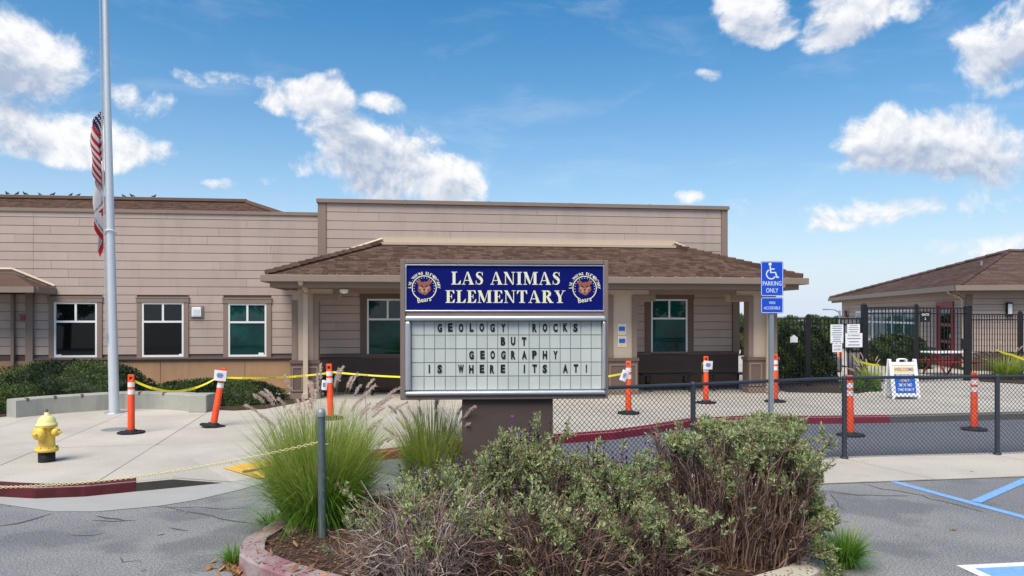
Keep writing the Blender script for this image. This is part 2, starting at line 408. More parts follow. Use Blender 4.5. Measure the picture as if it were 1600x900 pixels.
def serif_text(txt, height, width, parent, loc, m, name):
    """hand-cut bold serif letters, one mesh per letter, spread over the given width"""
    tot = sum(serif_glyph(c)[1] for c in txt)+.07*(len(txt)-1); sx = width/tot; x = -width/2
    for c in txt:
        polys, w = serif_glyph(c)
        if polys:
            b = MB()
            for i, p in enumerate(polys):
                if sum(p[k][0]*p[(k+1) % len(p)][1]-p[(k+1) % len(p)][0]*p[k][1] for k in range(len(p))) < 0: p = p[::-1]
                b.add([(x+a[0]*sx, -.0004*(i % 7), a[1]*height-height/2) for a in p], [tuple(range(len(p)))])
            o = b.build(name, m, parent); o.location = loc
        x += (w+.07)*sx
def wheelchair(s):
    """access symbol as flat polygons, about s tall, centred"""
    P = []
    P.append([(-.12+.095*math.cos(2*math.pi*k/14), .42+.095*math.sin(2*math.pi*k/14)) for k in range(14)])
    P += stroke([(-.115,.30),(-.085,-.06),(.19,-.06),(.30,-.36),(.40,-.32)], .085)
    P += stroke([(-.10,.14),(.15,.14)], .07)
    P += stroke(arc(-.06,-.16,.27,.27,118,335,18), .07)
    return [[(a*s, b*s) for (a, b) in p] for p in P]
def flat_polys(name, polys, m, parent, loc, rot=(math.pi/2,0,0), step=.0004):
    b = MB()
    for i, p in enumerate(polys):
        p = [tuple(v)[:2] for v in p]
        if sum(p[k][0]*p[(k+1) % len(p)][1]-p[(k+1) % len(p)][0]*p[k][1] for k in range(len(p))) < 0: p = p[::-1]
        b.add([(x, y, step*(i % 5)) for (x, y) in p], [tuple(range(len(p)))])
    o = b.build(name, m, parent); o.location = loc; o.rotation_euler = rot
    return o

# ---- polygon clipping ----------------------------------------------------------
def half(poly, p, n, keep=1):
    """part of poly with (x-p).n*keep >= 0"""
    out = []
    for i in range(len(poly)):
        a, b = Vector(poly[i]), Vector(poly[(i+1) % len(poly)])
        da, db = (a-p).dot(n)*keep, (b-p).dot(n)*keep
        if da >= 0: out.append(a)
        if (da > 0 and db < 0) or (da < 0 and db > 0): out.append(a+(b-a)*(da/(da-db)))
    return out
def area(p): return .5*sum(p[i][0]*p[(i+1) % len(p)][1]-p[(i+1) % len(p)][0]*p[i][1] for i in range(len(p))) if len(p) > 2 else 0
def clip_convex(poly, cl):
    for i in range(len(cl)):
        a, b = Vector(cl[i]), Vector(cl[(i+1) % len(cl)]); t = b-a
        poly = half(poly, a, Vector((-t.y, t.x)))
        if len(poly) < 3: return []
    return poly
def minus_convex(poly, cl):
    res = []
    for i in range(len(cl)):
        a, b = Vector(cl[i]), Vector(cl[(i+1) % len(cl)]); t = b-a; n = Vector((-t.y, t.x))
        o = half(poly, a, n, -1)
        if len(o) > 2 and abs(area(o)) > 1e-4: res.append(o)
        poly = half(poly, a, n)
        if len(poly) < 3: break
    return res
# =================================================================== GROUND
PZ = .12
def sheet(name, poly, z, m, parent=None, kind='structure'):
    b = MB(); n = len(poly)
    if area(poly) < 0: poly = poly[::-1]
    b.add([(p[0], p[1], z) for p in poly], [tuple(range(n))])
    o = b.build(name, m, parent)
    if kind and parent is None: o['kind'] = kind
    return o
ground = sheet('parking_lot', [(-600,-300),(600,-300),(600,1200),(-600,1200)], 0, M['asphalt'])
def V2(px, py, z=0): p = gp(px, py, z); return Vector((p.x, p.y))
Af, A_, B_, Bf = Vector((-3.72,8.08)), Vector((-3.18,8.36)), Vector((-2.60,8.94)), Vector((-2.1,9.4))
An, Bn = A_+Vector((-.85,.85)), B_+Vector((-.85,.85))
kerb_left = [Vector(p) for p in ((-30,15.5),(-15,10.6),(-9,8.75),(-6.6,8.0))]+[V2(0,777),V2(57,780),V2(133,777),V2(213,769)]
kerb_mid = [Af, A_, B_, Bf]
kerb_right = [Vector(p) for p in ((-1.2,9.95),(-.2,10.4))]+[V2(870,694),V2(960,687),V2(1022,678),V2(1083,667),V2(1170,662),V2(1290,662.5),V2(1390,661)]
kerb_far = [V2(1600,655.5), Vector((14,14.6)), Vector((40,20))]
edge = kerb_left+kerb_mid+kerb_right+kerb_far
plaza_poly = edge+[Vector((40,70)), Vector((-30,70))]
base_poly = kerb_left+[Af, An, Bn, Bf]+kerb_right+kerb_far+[Vector((40,70)), Vector((-30,70))]
plaza = MB().prism([(p.x, p.y) for p in base_poly], -.05, PZ-.014).build('plaza', M['concrete_base']); plaza['kind'] = 'structure'
ramp_poly = [Af, A_, B_, Bf, Bn, An]
def slab_obj(poly, name, parent, z1=PZ, m=M['concrete'], th=.03):
    if area(poly) < 0: poly = poly[::-1]
    # drop near-duplicate corners
    q = []
    for p in poly:
        if not q or (p-q[-1]).length > .004: q.append(p)
    if len(q) > 2 and (q[0]-q[-1]).length < .004: q.pop()
    if len(q) < 3 or area(q) < .01: return
    c = sum(q, Vector((0,0)))/len(q)
    o = MB().prism([(p.x-c.x, p.y-c.y) for p in q], -th, 0).build(name, m, parent); o.location = (c.x, c.y, z1+random.uniform(-.0012,.0012))
ud = Vector((-.205, 1)).normalized(); vd = Vector((ud.y, -ud.x))   # slab joints run nearly into depth
org = V2(145,757,PZ); G = .005; SW, SL = 1.43, 3.05
for i in range(-11, 13):
    for j in range(-3, 7):
        c0 = org+vd*(i*SW)+ud*(j*SL+(.0 if i % 2 else .0)-.6)
        cell = [c0+vd*G+ud*G, c0+vd*(SW-G)+ud*G, c0+vd*(SW-G)+ud*(SL-G), c0+vd*G+ud*(SL-G)]
        if area(cell) < 0: cell = cell[::-1]
        p = clip_convex(plaza_poly, cell)
        if len(p) < 3: continue
        for piece_poly in minus_convex(p, ramp_poly): slab_obj(piece_poly, 'paving_slab', plaza)
# beyond the slab grid the paving is plain
far_cells = []
lim0, lim1 = org-vd*(11*SW)+ud*(-3*SL-.6), org+vd*(13*SW)+ud*(7*SL-.6)
for (p, n) in ((lim0, -vd), (lim1, vd), (lim1, ud)): far_cells.append(half(plaza_poly, p, n))
for n_, fc in enumerate(far_cells):
    if len(fc) > 2 and abs(area(fc)) > .1: sheet('paving_sheet', fc, PZ-.008+.002*n_, M['concrete'], plaza)
# kerb ramp with tactile panel
r_ = MB(); z3 = lambda p, z: (p.x, p.y, z)
r_.add([z3(Af,PZ), z3(A_,.012), z3(An,PZ)], [(0,1,2)]); r_.add([z3(A_,.012), z3(B_,.012), z3(Bn,PZ), z3(An,PZ)], [(0,1,2,3)]); r_.add([z3(B_,.012), z3(Bf,PZ), z3(Bn,PZ)], [(0,1,2)])
ramp = r_.build('kerb_ramp', M['concrete'], plaza)
tq = [V2(348,732,.06), V2(407,748,.02), V2(462,733,.02), V2(437,716,.06)]
def ramp_z(p):
    n = Vector((-.7071,.7071)); return .012+(PZ-.012)*max(0, min(1, (p-A_).dot(n)/1.2))
tb = MB(); tb.add([z3(p, ramp_z(p)+.006) for p in tq], [(0,1,2,3)])
for a in range(1, 13):
    for c in range(1, 13):
        s, t = a/13, c/13; p = (tq[0]*(1-s)+tq[1]*s)*(1-t)+(tq[3]*(1-s)+tq[2]*s)*t
        tb.lathe([(.019,.0),(.013,.006),(.0005,.007)], 6, 0, (p.x, p.y, ramp_z(p)+.006))
tb.build('tactile_panel', M['tactile'], ramp)
# kerb strips
def kerb(name, pts, m, hts=None, w=.15, z1=PZ+.006, parent=None, kind='structure', m_top=None):
    b = MB(); n = len(pts); L = []
    for i, p in enumerate(pts):
        a = pts[max(i-1,0)]; c = pts[min(i+1,n-1)]; t = (c-a).normalized(); nn = Vector((-t.y, t.x))
        h = z1 if hts is None else hts[i]; o = p-nn*.015
        L.append([(o.x,o.y,-.03), (o.x+nn.x*.006,o.y+nn.y*.006,h-.02), (o.x+nn.x*.026,o.y+nn.y*.026,h), (p.x+nn.x*w,p.y+nn.y*w,h), (p.x+nn.x*w,p.y+nn.y*w,-.03)])
    for i in range(n-1):
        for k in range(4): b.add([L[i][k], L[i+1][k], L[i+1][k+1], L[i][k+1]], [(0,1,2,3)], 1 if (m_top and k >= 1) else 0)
    b.add(L[0], [(4,3,2,1,0)]); b.add(L[-1], [(0,1,2,3,4)])
    o = b.build(name, [m, m_top] if m_top else m, parent)
    if parent is None: o['kind'] = kind
    return o
def dense(pts, step=.25):
    """Catmull-Rom resample"""
    out = []
    for i in range(len(pts)-1):
        p0, p1, p2, p3 = pts[max(i-1,0)], pts[i], pts[i+1], pts[min(i+2,len(pts)-1)]
        k = max(1, int((p2-p1).length/step))
        for j in range(k):
            t = j/k; out.append(.5*((2*p1)+(p2-p0)*t+(2*p0-5*p1+4*p2-p3)*t*t+(3*p1-p0-3*p2+p3)*t**3))
    return out+[pts[-1]]
kerb('red_kerb', kerb_left, M['kerb_red_shaded'])
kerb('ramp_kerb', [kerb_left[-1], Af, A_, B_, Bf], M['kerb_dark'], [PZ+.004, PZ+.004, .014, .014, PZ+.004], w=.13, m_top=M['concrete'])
kerb('red_kerb', [Bf]+kerb_right, M['kerb_red'])
kerb('grey_kerb', [kerb_right[-1]]+kerb_far, M['kerb_grey'])
# gutter apron along the left kerb
inner = [Vector(p) for p in ((-9,8.75),(-6.6,8.0))]+[V2(0,777),V2(57,780),V2(133,777),V2(213,769), Af, A_, B_, Bf]
outer = [Vector((-9.1,8.25)), Vector((-6.6,7.62))]+[V2(0,788),V2(83,800),V2(150,800),V2(250,791),V2(305,782),V2(370,767),V2(445,746), Bf+Vector((.25,-.15))]
ga = MB()
for i in range(len(inner)-1):
    ga.add([(outer[i].x,outer[i].y,.005),(outer[i+1].x,outer[i+1].y,.005),(inner[i+1].x,inner[i+1].y,.010),(inner[i].x,inner[i].y,.010)], [(0,1,2,3)])
g_o = ga.build('gutter_apron', M['gutter']); g_o['kind'] = 'structure'
# driveway behind the fence: bluer, newer asphalt
fence_pts = [Vector((-.15,7.95)), Vector((2.17,8.82)), Vector((4.38,9.70)), Vector((6.58,9.98)), Vector((8.9,10.35)), Vector((11.2,10.8))]
drive = [p+Vector((0,.08)) for p in fence_pts]+[Vector((40,16)), Vector((40,20.1))]+[p-Vector((0,.0)) for p in kerb_far[:2][::-1]]+kerb_right[::-1]+[Bf, Vector((-1.6,8.9)), Vector((-.6,7.95))]
sheet('driveway', drive, .004, M['asphalt_road'])
# concrete walk in front of the fence
walk_back = [p+Vector((-.03,.14)) for p in fence_pts]
walk_front = [Vector((14,9.9)), V2(1600,745.5), V2(1285,757), Vector((1.0,7.9)), Vector((.3,7.55))]
walk = sheet('walkway', [Vector((-.15,7.7))]+walk_back+[Vector((14,11.4))]+walk_front, .006, M['concrete_base'])
wp = [Vector((-.15,7.7))]+walk_back+[Vector((14,11.4))]+walk_front
jd = (V2(1430,745)-V2(1330,722)).normalized()
jn = Vector((-jd.y, jd.x)); j0 = V2(1330,721)
for i in range(-8, 6):
    a0 = j0+Vector((1,.12))*(i*2.15)
    cell = [a0+Vector((.008,.02))-jd*2.5, a0+Vector((2.142,.26))-jd*2.5, a0+Vector((2.142,.26))+jd*3.5, a0+Vector((.008,.02))+jd*3.5]
    if area(cell) < 0: cell = cell[::-1]
    p = clip_convex(wp, cell)
    if len(p) > 2: slab_obj(p, 'walkway_slab', walk, z1=.016, th=.009)
# painted bay lines
def line_strip(name, pts, w, m, z=.004, parent=ground):
    b = MB()
    for i, q in enumerate(stroke([tuple(p) for p in pts], w)): b.add([(v[0],v[1],z) for v in q], [(0,1,2,3)])
    return b.build(name, m, parent)
l1a, l1b = V2(1393,752), V2(1600,808.5); dd = (l1b-l1a).normalized()
line_strip('bay_line', [l1a, l1a+dd*4.6], .105, M['blue_paint'])
h0 = V2(1524,785); h1 = V2(1606,749)
line_strip('bay_hatch', [h0, h1], .10, M['blue_paint'], z=.006)
hd = (h1-h0)
line_strip('bay_hatch', [l1a+dd*2.6, l1a+dd*2.6+hd*1.3], .10, M['blue_paint'], z=.006)
# access symbol painted on the asphalt
e1 = (V2(1600,879)-V2(1494,884)).normalized(); e2 = Vector((e1.y, -e1.x)); o0 = V2(1494,884)
ang = math.atan2(e1.y, e1.x)
sy = empty('painted_access_symbol', (o0.x, o0.y, 0), ang, parent=ground)
b = MB(); b.add([(0,-1.3,.004),(1.3,-1.3,.004),(1.3,0,.004),(0,0,.004)], [(0,1,2,3)]); b.build('border', M['white_paint'], sy)
b = MB(); b.add([(.09,-1.21,.007),(1.21,-1.21,.007),(1.21,-.085,.007),(.09,-.085,.007)], [(0,1,2,3)]); b.build('field', M['blue_paint'], sy)
flat_polys('symbol', wheelchair(1.0), M['white_paint'], sy, (.65,-.66,.010), (0,0,0))
# cracks sealed in the asphalt (left) and skid scars (right)
def crack(pxs, w=.03):
    pts = dense([V2(*p) for p in pxs], .12); n = len(pts)
    pts = [p+Vector((random.gauss(0,.012), random.gauss(0,.02))) for p in pts]
    ws = [.75*w*(.35+.9*random.random())*min(1, .25+4*min(i, n-1-i)/n) for i in range(n)]
    b = MB()
    for q in stroke([tuple(p) for p in pts], ws): b.add([(v[0],v[1],.003) for v in q], [(0,1,2,3)])
    b.build('crack', M['crack'], ground)
crack([(0,822),(30,817),(55,811),(78,803)], .045); crack([(145,811),(152,808),(165,810),(200,814)], .04); crack([(145,811),(160,813),(178,815),(210,813)], .03)
crack([(245,791),(290,799),(330,806),(350,812),(400,818)], .035); crack([(250,792),(330,794),(395,794)], .018); crack([(262,826),(275,827),(292,830)], .07)
crack([(183,870),(195,876),(212,878),(225,880)], .016); crack([(110,838),(140,837),(165,833)], .035)
crack([(1290,768),(1340,774),(1420,775)], .05); crack([(1338,755),(1380,764),(1425,771),(1470,784),(1540,800)], .045); crack([(1298,772),(1310,790),(1325,797)], .022)
# ------------------------------------------------------------------ island bed
isl = [Vector(p) for p in ((-2.12,5.85),(-2.02,5.48),(-1.75,5.2),(-1.42,4.96),(-.8,4.62),(0,4.42),(1,4.5),(1.75,4.86),(2.2,5.2),(2.42,5.62),(2.42,6.3),(2.3,7.0),(1.6,7.6),(.4,7.55),(-.9,7.55),(-1.6,7.2),(-1.98,6.55))]
isl_d = dense(isl+[isl[0]], .16)[:-1]
IZ = .10
bm_ = MB(); nI = 26; cI = Vector((.15,6.0))
rings = []
for k in range(nI+1):
    f = k/nI
    rings.append([(cI.x+(p.x-cI.x)*f, cI.y+(p.y-cI.y)*f, IZ+(.10*(1-f*f))*(.6)+random.gauss(0,.008)*(k < nI)) for p in isl_d])
for k in range(nI):
    for i in range(len(isl_d)):
        j = (i+1) % len(isl_d); bm_.add([rings[k][i], rings[k+1][i], rings[k+1][j], rings[k][j]], [(0,1,2,3)], 0, True)
island = bm_.build('planting_bed', M['mulch']); island['kind'] = 'structure'
def seg(pts, a, b):
    n = len(pts); i = a; out = []
    while i != b: out.append(pts[i % n]); i = (i+1) % n
    return out+[pts[b % n]]
def nearest(p): return min(range(len(isl_d)), key=lambda i: (isl_d[i]-p).length)
ia, ib, ic = nearest(Vector((-2.0,6.5))), nearest(Vector((-.2,4.45))), nearest(Vector((2.4,6.4)))
def closed_kerb(name, pts, m): return kerb(name, [p for p in pts], m, w=.17, z1=.135)
closed_kerb('island_kerb_red', seg(isl_d, ia, ib), M['kerb_pink'])
closed_kerb('island_kerb', seg(isl_d, ib, ic), M['kerb_cream'])
closed_kerb('island_kerb', seg(isl_d, ic, ia), M['kerb_cream'])
# mulch chips and dry leaves
def in_poly(p, poly):
    c = False; n = len(poly)
    for i in range(n):
        a, b = poly[i], poly[(i+1) % n]
        if (a.y > p[1]) != (b.y > p[1]) and p[0] < (b.x-a.x)*(p[1]-a.y)/(b.y-a.y)+a.x: c = not c
    return c
def flakes(name, pts, size, m, curl=.3, parent=None):
    V = []; Fc = []
    for (x, y, z) in pts:
        s = size*random.uniform(.5,1.3); a = random.uniform(0,6.28); w = s*random.uniform(.25,.6)
        u = Vector((math.cos(a), math.sin(a), random.uniform(-curl,curl)))*s; v = Vector((-math.sin(a), math.cos(a), random.uniform(-curl,curl)))*w
        c = Vector((x,y,z+abs(u.z)*.6+abs(v.z)*.6+.003)); o = len(V)
        V += [c-u, c-v*.9+Vector((0,0,-s*.1)), c+u, c+v]; Fc.append((o,o+1,o+2,o+3))
    o = obj_np(name, [tuple(v) for v in V], Fc, m, parent); o['kind'] = 'stuff'; return o
chips = []
while len(chips) < 9000:
    x, y = random.uniform(-2.1,2.4), random.uniform(4.5,7.0)
    if in_poly((x,y), isl_d):
        f = 0
        chips.append((x, y, IZ+.03))
tag(flakes('mulch_chips', chips, .017, M['mulch_chip']), 'loose brown bark mulch covering the planted island', 'mulch')
lv = []
for _ in range(300):
    p = V2(random.gauss(385,22), random.gauss(888,10)); lv.append((p.x, p.y, .004))
for _ in range(45):
    p = V2(random.gauss(1300,8), random.gauss(893,6)); lv.append((p.x,p.y,.004))
for px, py in ((1468,803),(1490,829),(1433,836),(1454,748),(1350,722),(1520,739),(250,836),(290,802),(1338,721),(1595,735),(70,850)): lv.append((*V2(px,py), .006))
tag(flakes('dry_leaves', lv, .035, M['dry_leaf'], .5), 'curled dry brown leaves blown against the island kerb', 'leaves')
lv2 = []
for _ in range(60):
    x, y = random.uniform(-1.9,1.9), random.uniform(4.8,5.6)
    if in_poly((x,y), isl_d): lv2.append((x,y,IZ+.05))
tag(flakes('dry_leaves', lv2, .035, M['dry_leaf'], .5), 'scattered dry leaves lying on the mulch of the island', 'leaves')
# =================================================================== SCHOOL BUILDING
BR = R(7.0); BO = Vector((0,17.5,PZ)); cB, sB = math.cos(BR), math.sin(BR)
def bl(px, py, v):
    """pixel -> (u, z) on the plane 'v metres behind the porch wall' of the school"""
    r = ray(px, py); c = Vector((0,0,CAMZ))-BO
    cu, cv = c.x*cB+c.y*sB, -c.x*sB+c.y*cB; du, dv = r.x*cB+r.y*sB, -r.x*sB+r.y*cB
    s = (v-cv)/dv
    return cu+du*s, c.z+r.z*s
def bu(px, v): return bl(px, 500, v)[0]
def bz(px, py, v): return bl(px, py, v)[1]
school = empty('school_building', BO, BR, 'low taupe board-clad school building with shingled entrance porch', 'building')
LV = .12                                  # left wing sits a little behind the porch wall
uL0, uL1 = bu(-330, LV), bu(499, LV); uP0, uP1 = bu(499, 0), bu(1134, 0)
zL, zP = bz(480,335.5,LV), bz(500,314,0)
SILL = bz(250,559,LV)
def boards(wall, u0, u1, z0, z1, v, pitch, holes, m=M['siding'], seam=3.6, gap=.012, th=.024):
    z = z1; row = 0
    while z > z0+.02:
        a, b = max(z0, z-pitch), z; z -= pitch; row += 1
        zc = (a+b)/2; spans = [(u0, u1)]
        for (h0, h1, hz0, hz1) in holes:
            if hz0 < zc < hz1:
                new = []
                for (p, q) in spans:
                    if h1 <= p or h0 >= q: new.append((p, q)); continue
                    if h0 > p: new.append((p, h0))
                    if h1 < q: new.append((h1, q))
                spans = new
        off = random.uniform(0, seam)
        for (p, q) in spans:
            cuts = [p]; k = math.ceil((p-u0-off)/seam)
            while u0+off+k*seam < q-.25:
                if u0+off+k*seam > p+.25: cuts.append(u0+off+k*seam)
                k += 1
            cuts.append(q)
            for c0, c1 in zip(cuts[:-1], cuts[1:]):
                if c1-c0 > .03:
                    d = random.uniform(0,.003)
                    piece('siding_board', m, c0+.0025, c1-.0025, v-th-d, v-.001, a+gap, b, wall)
def rect_hole(px0, px1, py0, py1, v, xm=None):
    u0, u1 = bu(px0, v), bu(px1, v); xm = (px0+px1)/2
    return (u0, u1, bz(xm, py1, v), bz(xm, py0, v))
def window(px0, px1, py0, py1, v, pane_m, pad, parent, m_sur=M['taupe'], reveal=.0):
    """surround px +- pad ; frame px0..px1"""
    u0, u1, z0, z1 = rect_hole(px0, px1, py0, py1, v); p = pad
    b = MB(); f0, f1 = v-.05, v+.02
    b.box(u0-p, u0, f0, f1, z0-.02, z1); b.box(u1, u1+p, f0, f1, z0-.02, z1); b.box(u0-p-.012, u1+p+.012, f0-.012, f1, z1, z1+p*.9); b.box(u0-p-.02, u1+p+.02, f0-.02, f1, z1+p*.9, z1+p*.9+.03)
    w = b.build('window', m_sur, parent)
    fw = .042; a0, a1 = v-.04, v+.03; zt = z1-(z1-z0)*.355; um = (u0+u1)/2
    b = MB(); b.box(u0, u0+fw, a0, a1, z0, z1); b.box(u1-fw, u1, a0, a1, z0, z1); b.box(u0+fw, u1-fw, a0, a1, z0, z0+fw); b.box(u0+fw, u1-fw, a0, a1, z1-fw, z1)
    b.box(u0+fw, u1-fw, a0+.004, a1, zt-.022, zt+.022); b.box(um-.022, um+.022, a0+.004, a1, zt+.022, z1-fw)
    b.build('frame', M['win_white'], w)
    for (p0, p1, q0, q1) in ((u0+fw, u1-fw, z0+fw, zt-.022), (u0+fw, um-.022, zt+.022, z1-fw), (um+.022, u1-fw, zt+.022, z1-fw)):
        piece('pane', pane_m, p0, p1, v-.012, v-.004, q0, q1, w)
    b = MB(); b.box(u0-.03, u1+.03, v-.07, v+.0, z0-.035, z0-.002); b.build('sill', M['win_white'] if False else m_sur, w)
    return (u0-p, u1+p, z0-.03, z1+p*.9+.02)
# ---- left wing wall
lw = MB(); lw.box(uL0, uL1, LV, LV+.25, -.1, zL); lw.box(uL0-.0, uL0+.25, LV+.25, 9, -.1, zL)
left_wall = lw.build('wall', M['siding_back'], school)
uA0, uA1 = uL0, bu(43, LV+.9)            # entry recess at far left
holes = []
for (x0, x1, y0, y1, pm) in ((85.5,153,472,558,M['glass_dark']), (222.5,288,472.5,557.5,M['glass_dark']), (357,417,474,557,M['glass_teal'])):
    holes.append(window(x0, x1, y0, y1, LV, pm, .105, school))
zl1 = zL-.155
uC = bu(53, LV)
boards(left_wall, uC, uL1-.02, zl1, zL-.02, LV, .2, holes)
boards(left_wall, uC, uL1-.02, SILL+.05, zl1, LV, .1915, holes)
boards(left_wall, uL0, uC, zl1, zL-.02, LV, .2, [])
boards(left_wall, uL0, uC, bz(20,445,LV), zl1, LV, .1915, [])
MB().box(uL0-.05, uL1, LV-.06, LV+.3, zL-.025, zL+.05).build('coping', M['taupe'], school)
# wainscot of the left wing
zW = SILL
joints = [bu(x, LV) for x in (53,115,251,383,458)]
for a, c in zip(joints[:-1], joints[1:]): piece('wainscot_panel', M['wainscot'], a+.005, c-.005, LV-.018, LV-.001, .10, zW-.03, left_wall)
piece('wainscot_base', M['taupe'], uC, bu(458,LV), LV-.03, LV-.001, -.02, .095, left_wall)
cap = MB(); cap.box(uC, bu(458,LV), LV-.075, LV-.0, zW-.032, zW+.004); cap.box(uC, bu(458,LV), LV-.045, LV, zW-.075, zW-.034); cap.build('wainscot_cap', M['trim_dark'], school)
# vent grille box beside the second window
u0, u1, z0, z1 = rect_hole(297.5,319,478,497,LV)
vb = MB().box(u0,u1,LV-.05,LV-.024,z0,z1).build('vent', M['taupe'], school)
u0, u1, z0, z1 = rect_hole(301,316,480,495,LV)
vg = MB(); vg.cbox(u0,u1,LV-.085,LV-.051,z0,z1,.012)
for k in range(5): vg.box(u0+.035,u1-.035,LV-.092,LV-.086,z0+.04+k*.028,z0+.052+k*.028)
vg.build('grille', M['plastic_white'], vb)
for o_, (q0, q1, r0, r1) in zip([c for c in school.children if c.name.startswith('window')], ((88,96,554,557),(280,284,553,556),(404,412,551,555.5))):
    a_, z_a = bl(q0, r1, LV-.014); c_, z_c = bl(q1, r0, LV-.014); piece('sticker', M['paper'], a_, c_, LV-.016, LV-.013, z_a, z_c, o_)
# ---- small entry porch at the far left
re_v = LV-.02; 
uE = bu(53, LV-.55); zE = bz(40,452,LV-.55)
eb = MB(); eb.box(uL0, uC-.02, LV-.012, LV-.002, .0, zE); recess = eb.build('entry_wall', M['brown'], school)
for k in range(9):
    zz = zW+.08+k*.1915
    if zz+.19 < zE: piece('siding_board', M['siding'], uL0, uC-.12, LV-.034, LV-.013, zz+.011, zz+.1915, recess)
piece('wainscot_panel', M['wainscot'], uL0, uC-.12, LV-.03, LV-.013, .0, zW-.05, recess)
ct = MB(); ct.box(uC-.13, uC+.02, LV-.10, LV-.003, 0, zE); ct.box(uC-.42, uC-.36, LV-.12, LV-.035, 0, zE-.1); ct.build('corner_trim', M['taupe'], school)
rb = MB(); u0, u1, z0, z1 = rect_hole(30.5,43.5,490,503,LV-.05); rb.cbox(u0,u1,LV-.09,LV-.036,z0,z1,.01); wb = rb.build('wall_box', M['taupe'], school)
MB().cbox(u0+.05,u1-.02,LV-.115,LV-.091,z0+.04,z1-.04,.008).build('horn', M['red_paint'], wb)
vE = LV-.85; zg = bz(30,449,vE); uT = bu(54, vE)
rw = MB(); zt = zg+.33; uR_ = uT-.85
P = lambda u, v, z: (u, v, z)
rw.add([P(uL0,vE,zg), P(uT,vE,zg), P(uR_,LV-.03,zt+.02), P(uL0,LV-.03,zt+.02)], [(0,1,2,3)]); rw.add([P(uT,vE,zg), P(uT,LV-.03,zg), P(uR_,LV-.03,zt+.02)], [(0,1,2)])
rw.add([P(uL0,vE,zg-.02), P(uL0,LV-.03,zg-.02), P(uT,LV-.03,zg-.02), P(uT,vE,zg-.02)], [(0,1,2,3)])
er = rw.build('entry_roof', M['shingle'], school)
eg = MB(); eg.box(uL0, uT+.03, vE-.10, vE+.0, zg-.11, zg+.015); eg.box(uT-.005, uT+.06, vE+.002, LV-.03, zg-.11, zg+.012); eg.build('gutter', M['gutter_metal'], er)
es = MB(); es.tube([(uT+.02,LV-.045,zg+.06),(uR_,LV-.045,zt+.10)], .035, 4, smooth=False); es.tube([(uL0,LV-.045,zt+.10),(uR_,LV-.045,zt+.10)], .035, 4, smooth=False); es.build('flashing', M['tan'], er)
# ---- raised parapet above the porch + porch back wall
pw = MB(); pw.box(uP0, uP1, 0, .25, -.1, zP); pw.box(uP1-.25, uP1, .251, 9, -.1, zP); pw.box(uP0, uP0+.25, .251, 9, zL-.5, zP)
par = pw.build('parapet_wall', M['siding_back'], school)
zRt = bz(800,386,0)
boards(par, uP0+.16, uP1-.13, zRt-.75, zP-.05, 0, .205, [], seam=4.2)
tr = MB(); tr.box(uP0-.03, uP0+.155, -.05, .26, zRt-1.3, zP-.045); tr.box(uP1-.125, uP1+.03, -.05, .26, zRt-1.0, zP-.045); tr.build('corner_board', M['taupe'], school)
cp = MB(); cp.box(uP0-.06, uP1+.06, -.09, .30, zP-.042, zP+.045)
for k in range(1,5): cp.box(uP0+k*(uP1-uP0)/5-.02, uP0+k*(uP1-uP0)/5+.02, -.096, .306, zP-.046, zP+.052)
cp.build('coping', M['taupe'], school)
# side wall of the main block on the right
for k in range(20): piece('siding_board', M['siding'], uP1+.001, uP1+.022, .30, 9, .95+k*.19+.01, .95+(k+1)*.19, par) if .95+(k+1)*.19 < zP else None
# windows in the porch
ph = []
ph.append(window(573.5,638,467,557,0,M['glass_teal'],.15,school,M['trim_dark']))
ph.append(window(1016.5,1073.5,467.5,552.5,0,M['glass_teal'],.15,school,M['trim_dark']))
ph.append(window(780,842,467,554,0,M['glass_dark'],.15,school,M['trim_dark']))
uBW0, uBW1 = bu(470,0), bu(1153,0)
uBWs = min(uBW1, uP1-.0)
zPw = bz(1100,551,0)
back = MB().box(uP1+.0, uBW1, .0, .2, -.1, bz(1140,455,0)).build('porch_wall', M['siding_back'], school)
boards(back, uBW0, uBW1-.16, zPw+.02, bz(800,452,0), 0, .196, ph, m=M['siding'], seam=5.0)
wz = MB(); wz.box(uBW0, uBW1, -.03, -.001, .0, zPw-.05); wz.build('porch_wainscot', M['brown'], school)
MB().box(uBW0, uBW1, -.07, -.001, zPw-.048, zPw+.018).build('wainscot_cap', M['trim_dark'], school)
MB().box(uBW1-.15, uBW1+.02, -.06, .22, zPw+.02, bz(1140,455,0)).build('corner_board', M['taupe'], school)
# ---- porch
vC = -1.2; vE2 = -2.0
uE0, uE1 = bu(416, vE2), bu(1254, vE2)
zE0 = bz(540,430.5,vE2)                     # top of gutter
zR = bz(800,384.5,0); uR0, uR1 = bu(598,0), bu(1052,0)
roof = MB()
roof.add([P(uE0,vE2,zE0-.02), P(uE1,vE2,zE0-.02), P(uR1,-.03,zR-.02), P(uR0,-.03,zR-.02)], [(0,1,2,3)])
roof.add([P(uE0,-.03,zE0-.02), P(uE0,vE2,zE0-.02), P(uR0,-.03,zR-.02)], [(0,1,2)]); roof.add([P(uE1,vE2,zE0-.02), P(uE1,-.03,zE0-.02), P(uR1,-.03,zR-.02)], [(0,1,2)])
roof.add([P(uE0,-.03,zE0-.02), P(uR0,-.03,zR-.02), P(uR1,-.03,zR-.02), P(uE1,-.03,zE0-.02)], [(0,1,2,3)])
porch_roof = roof.build('porch_roof', M['shingle'], school)
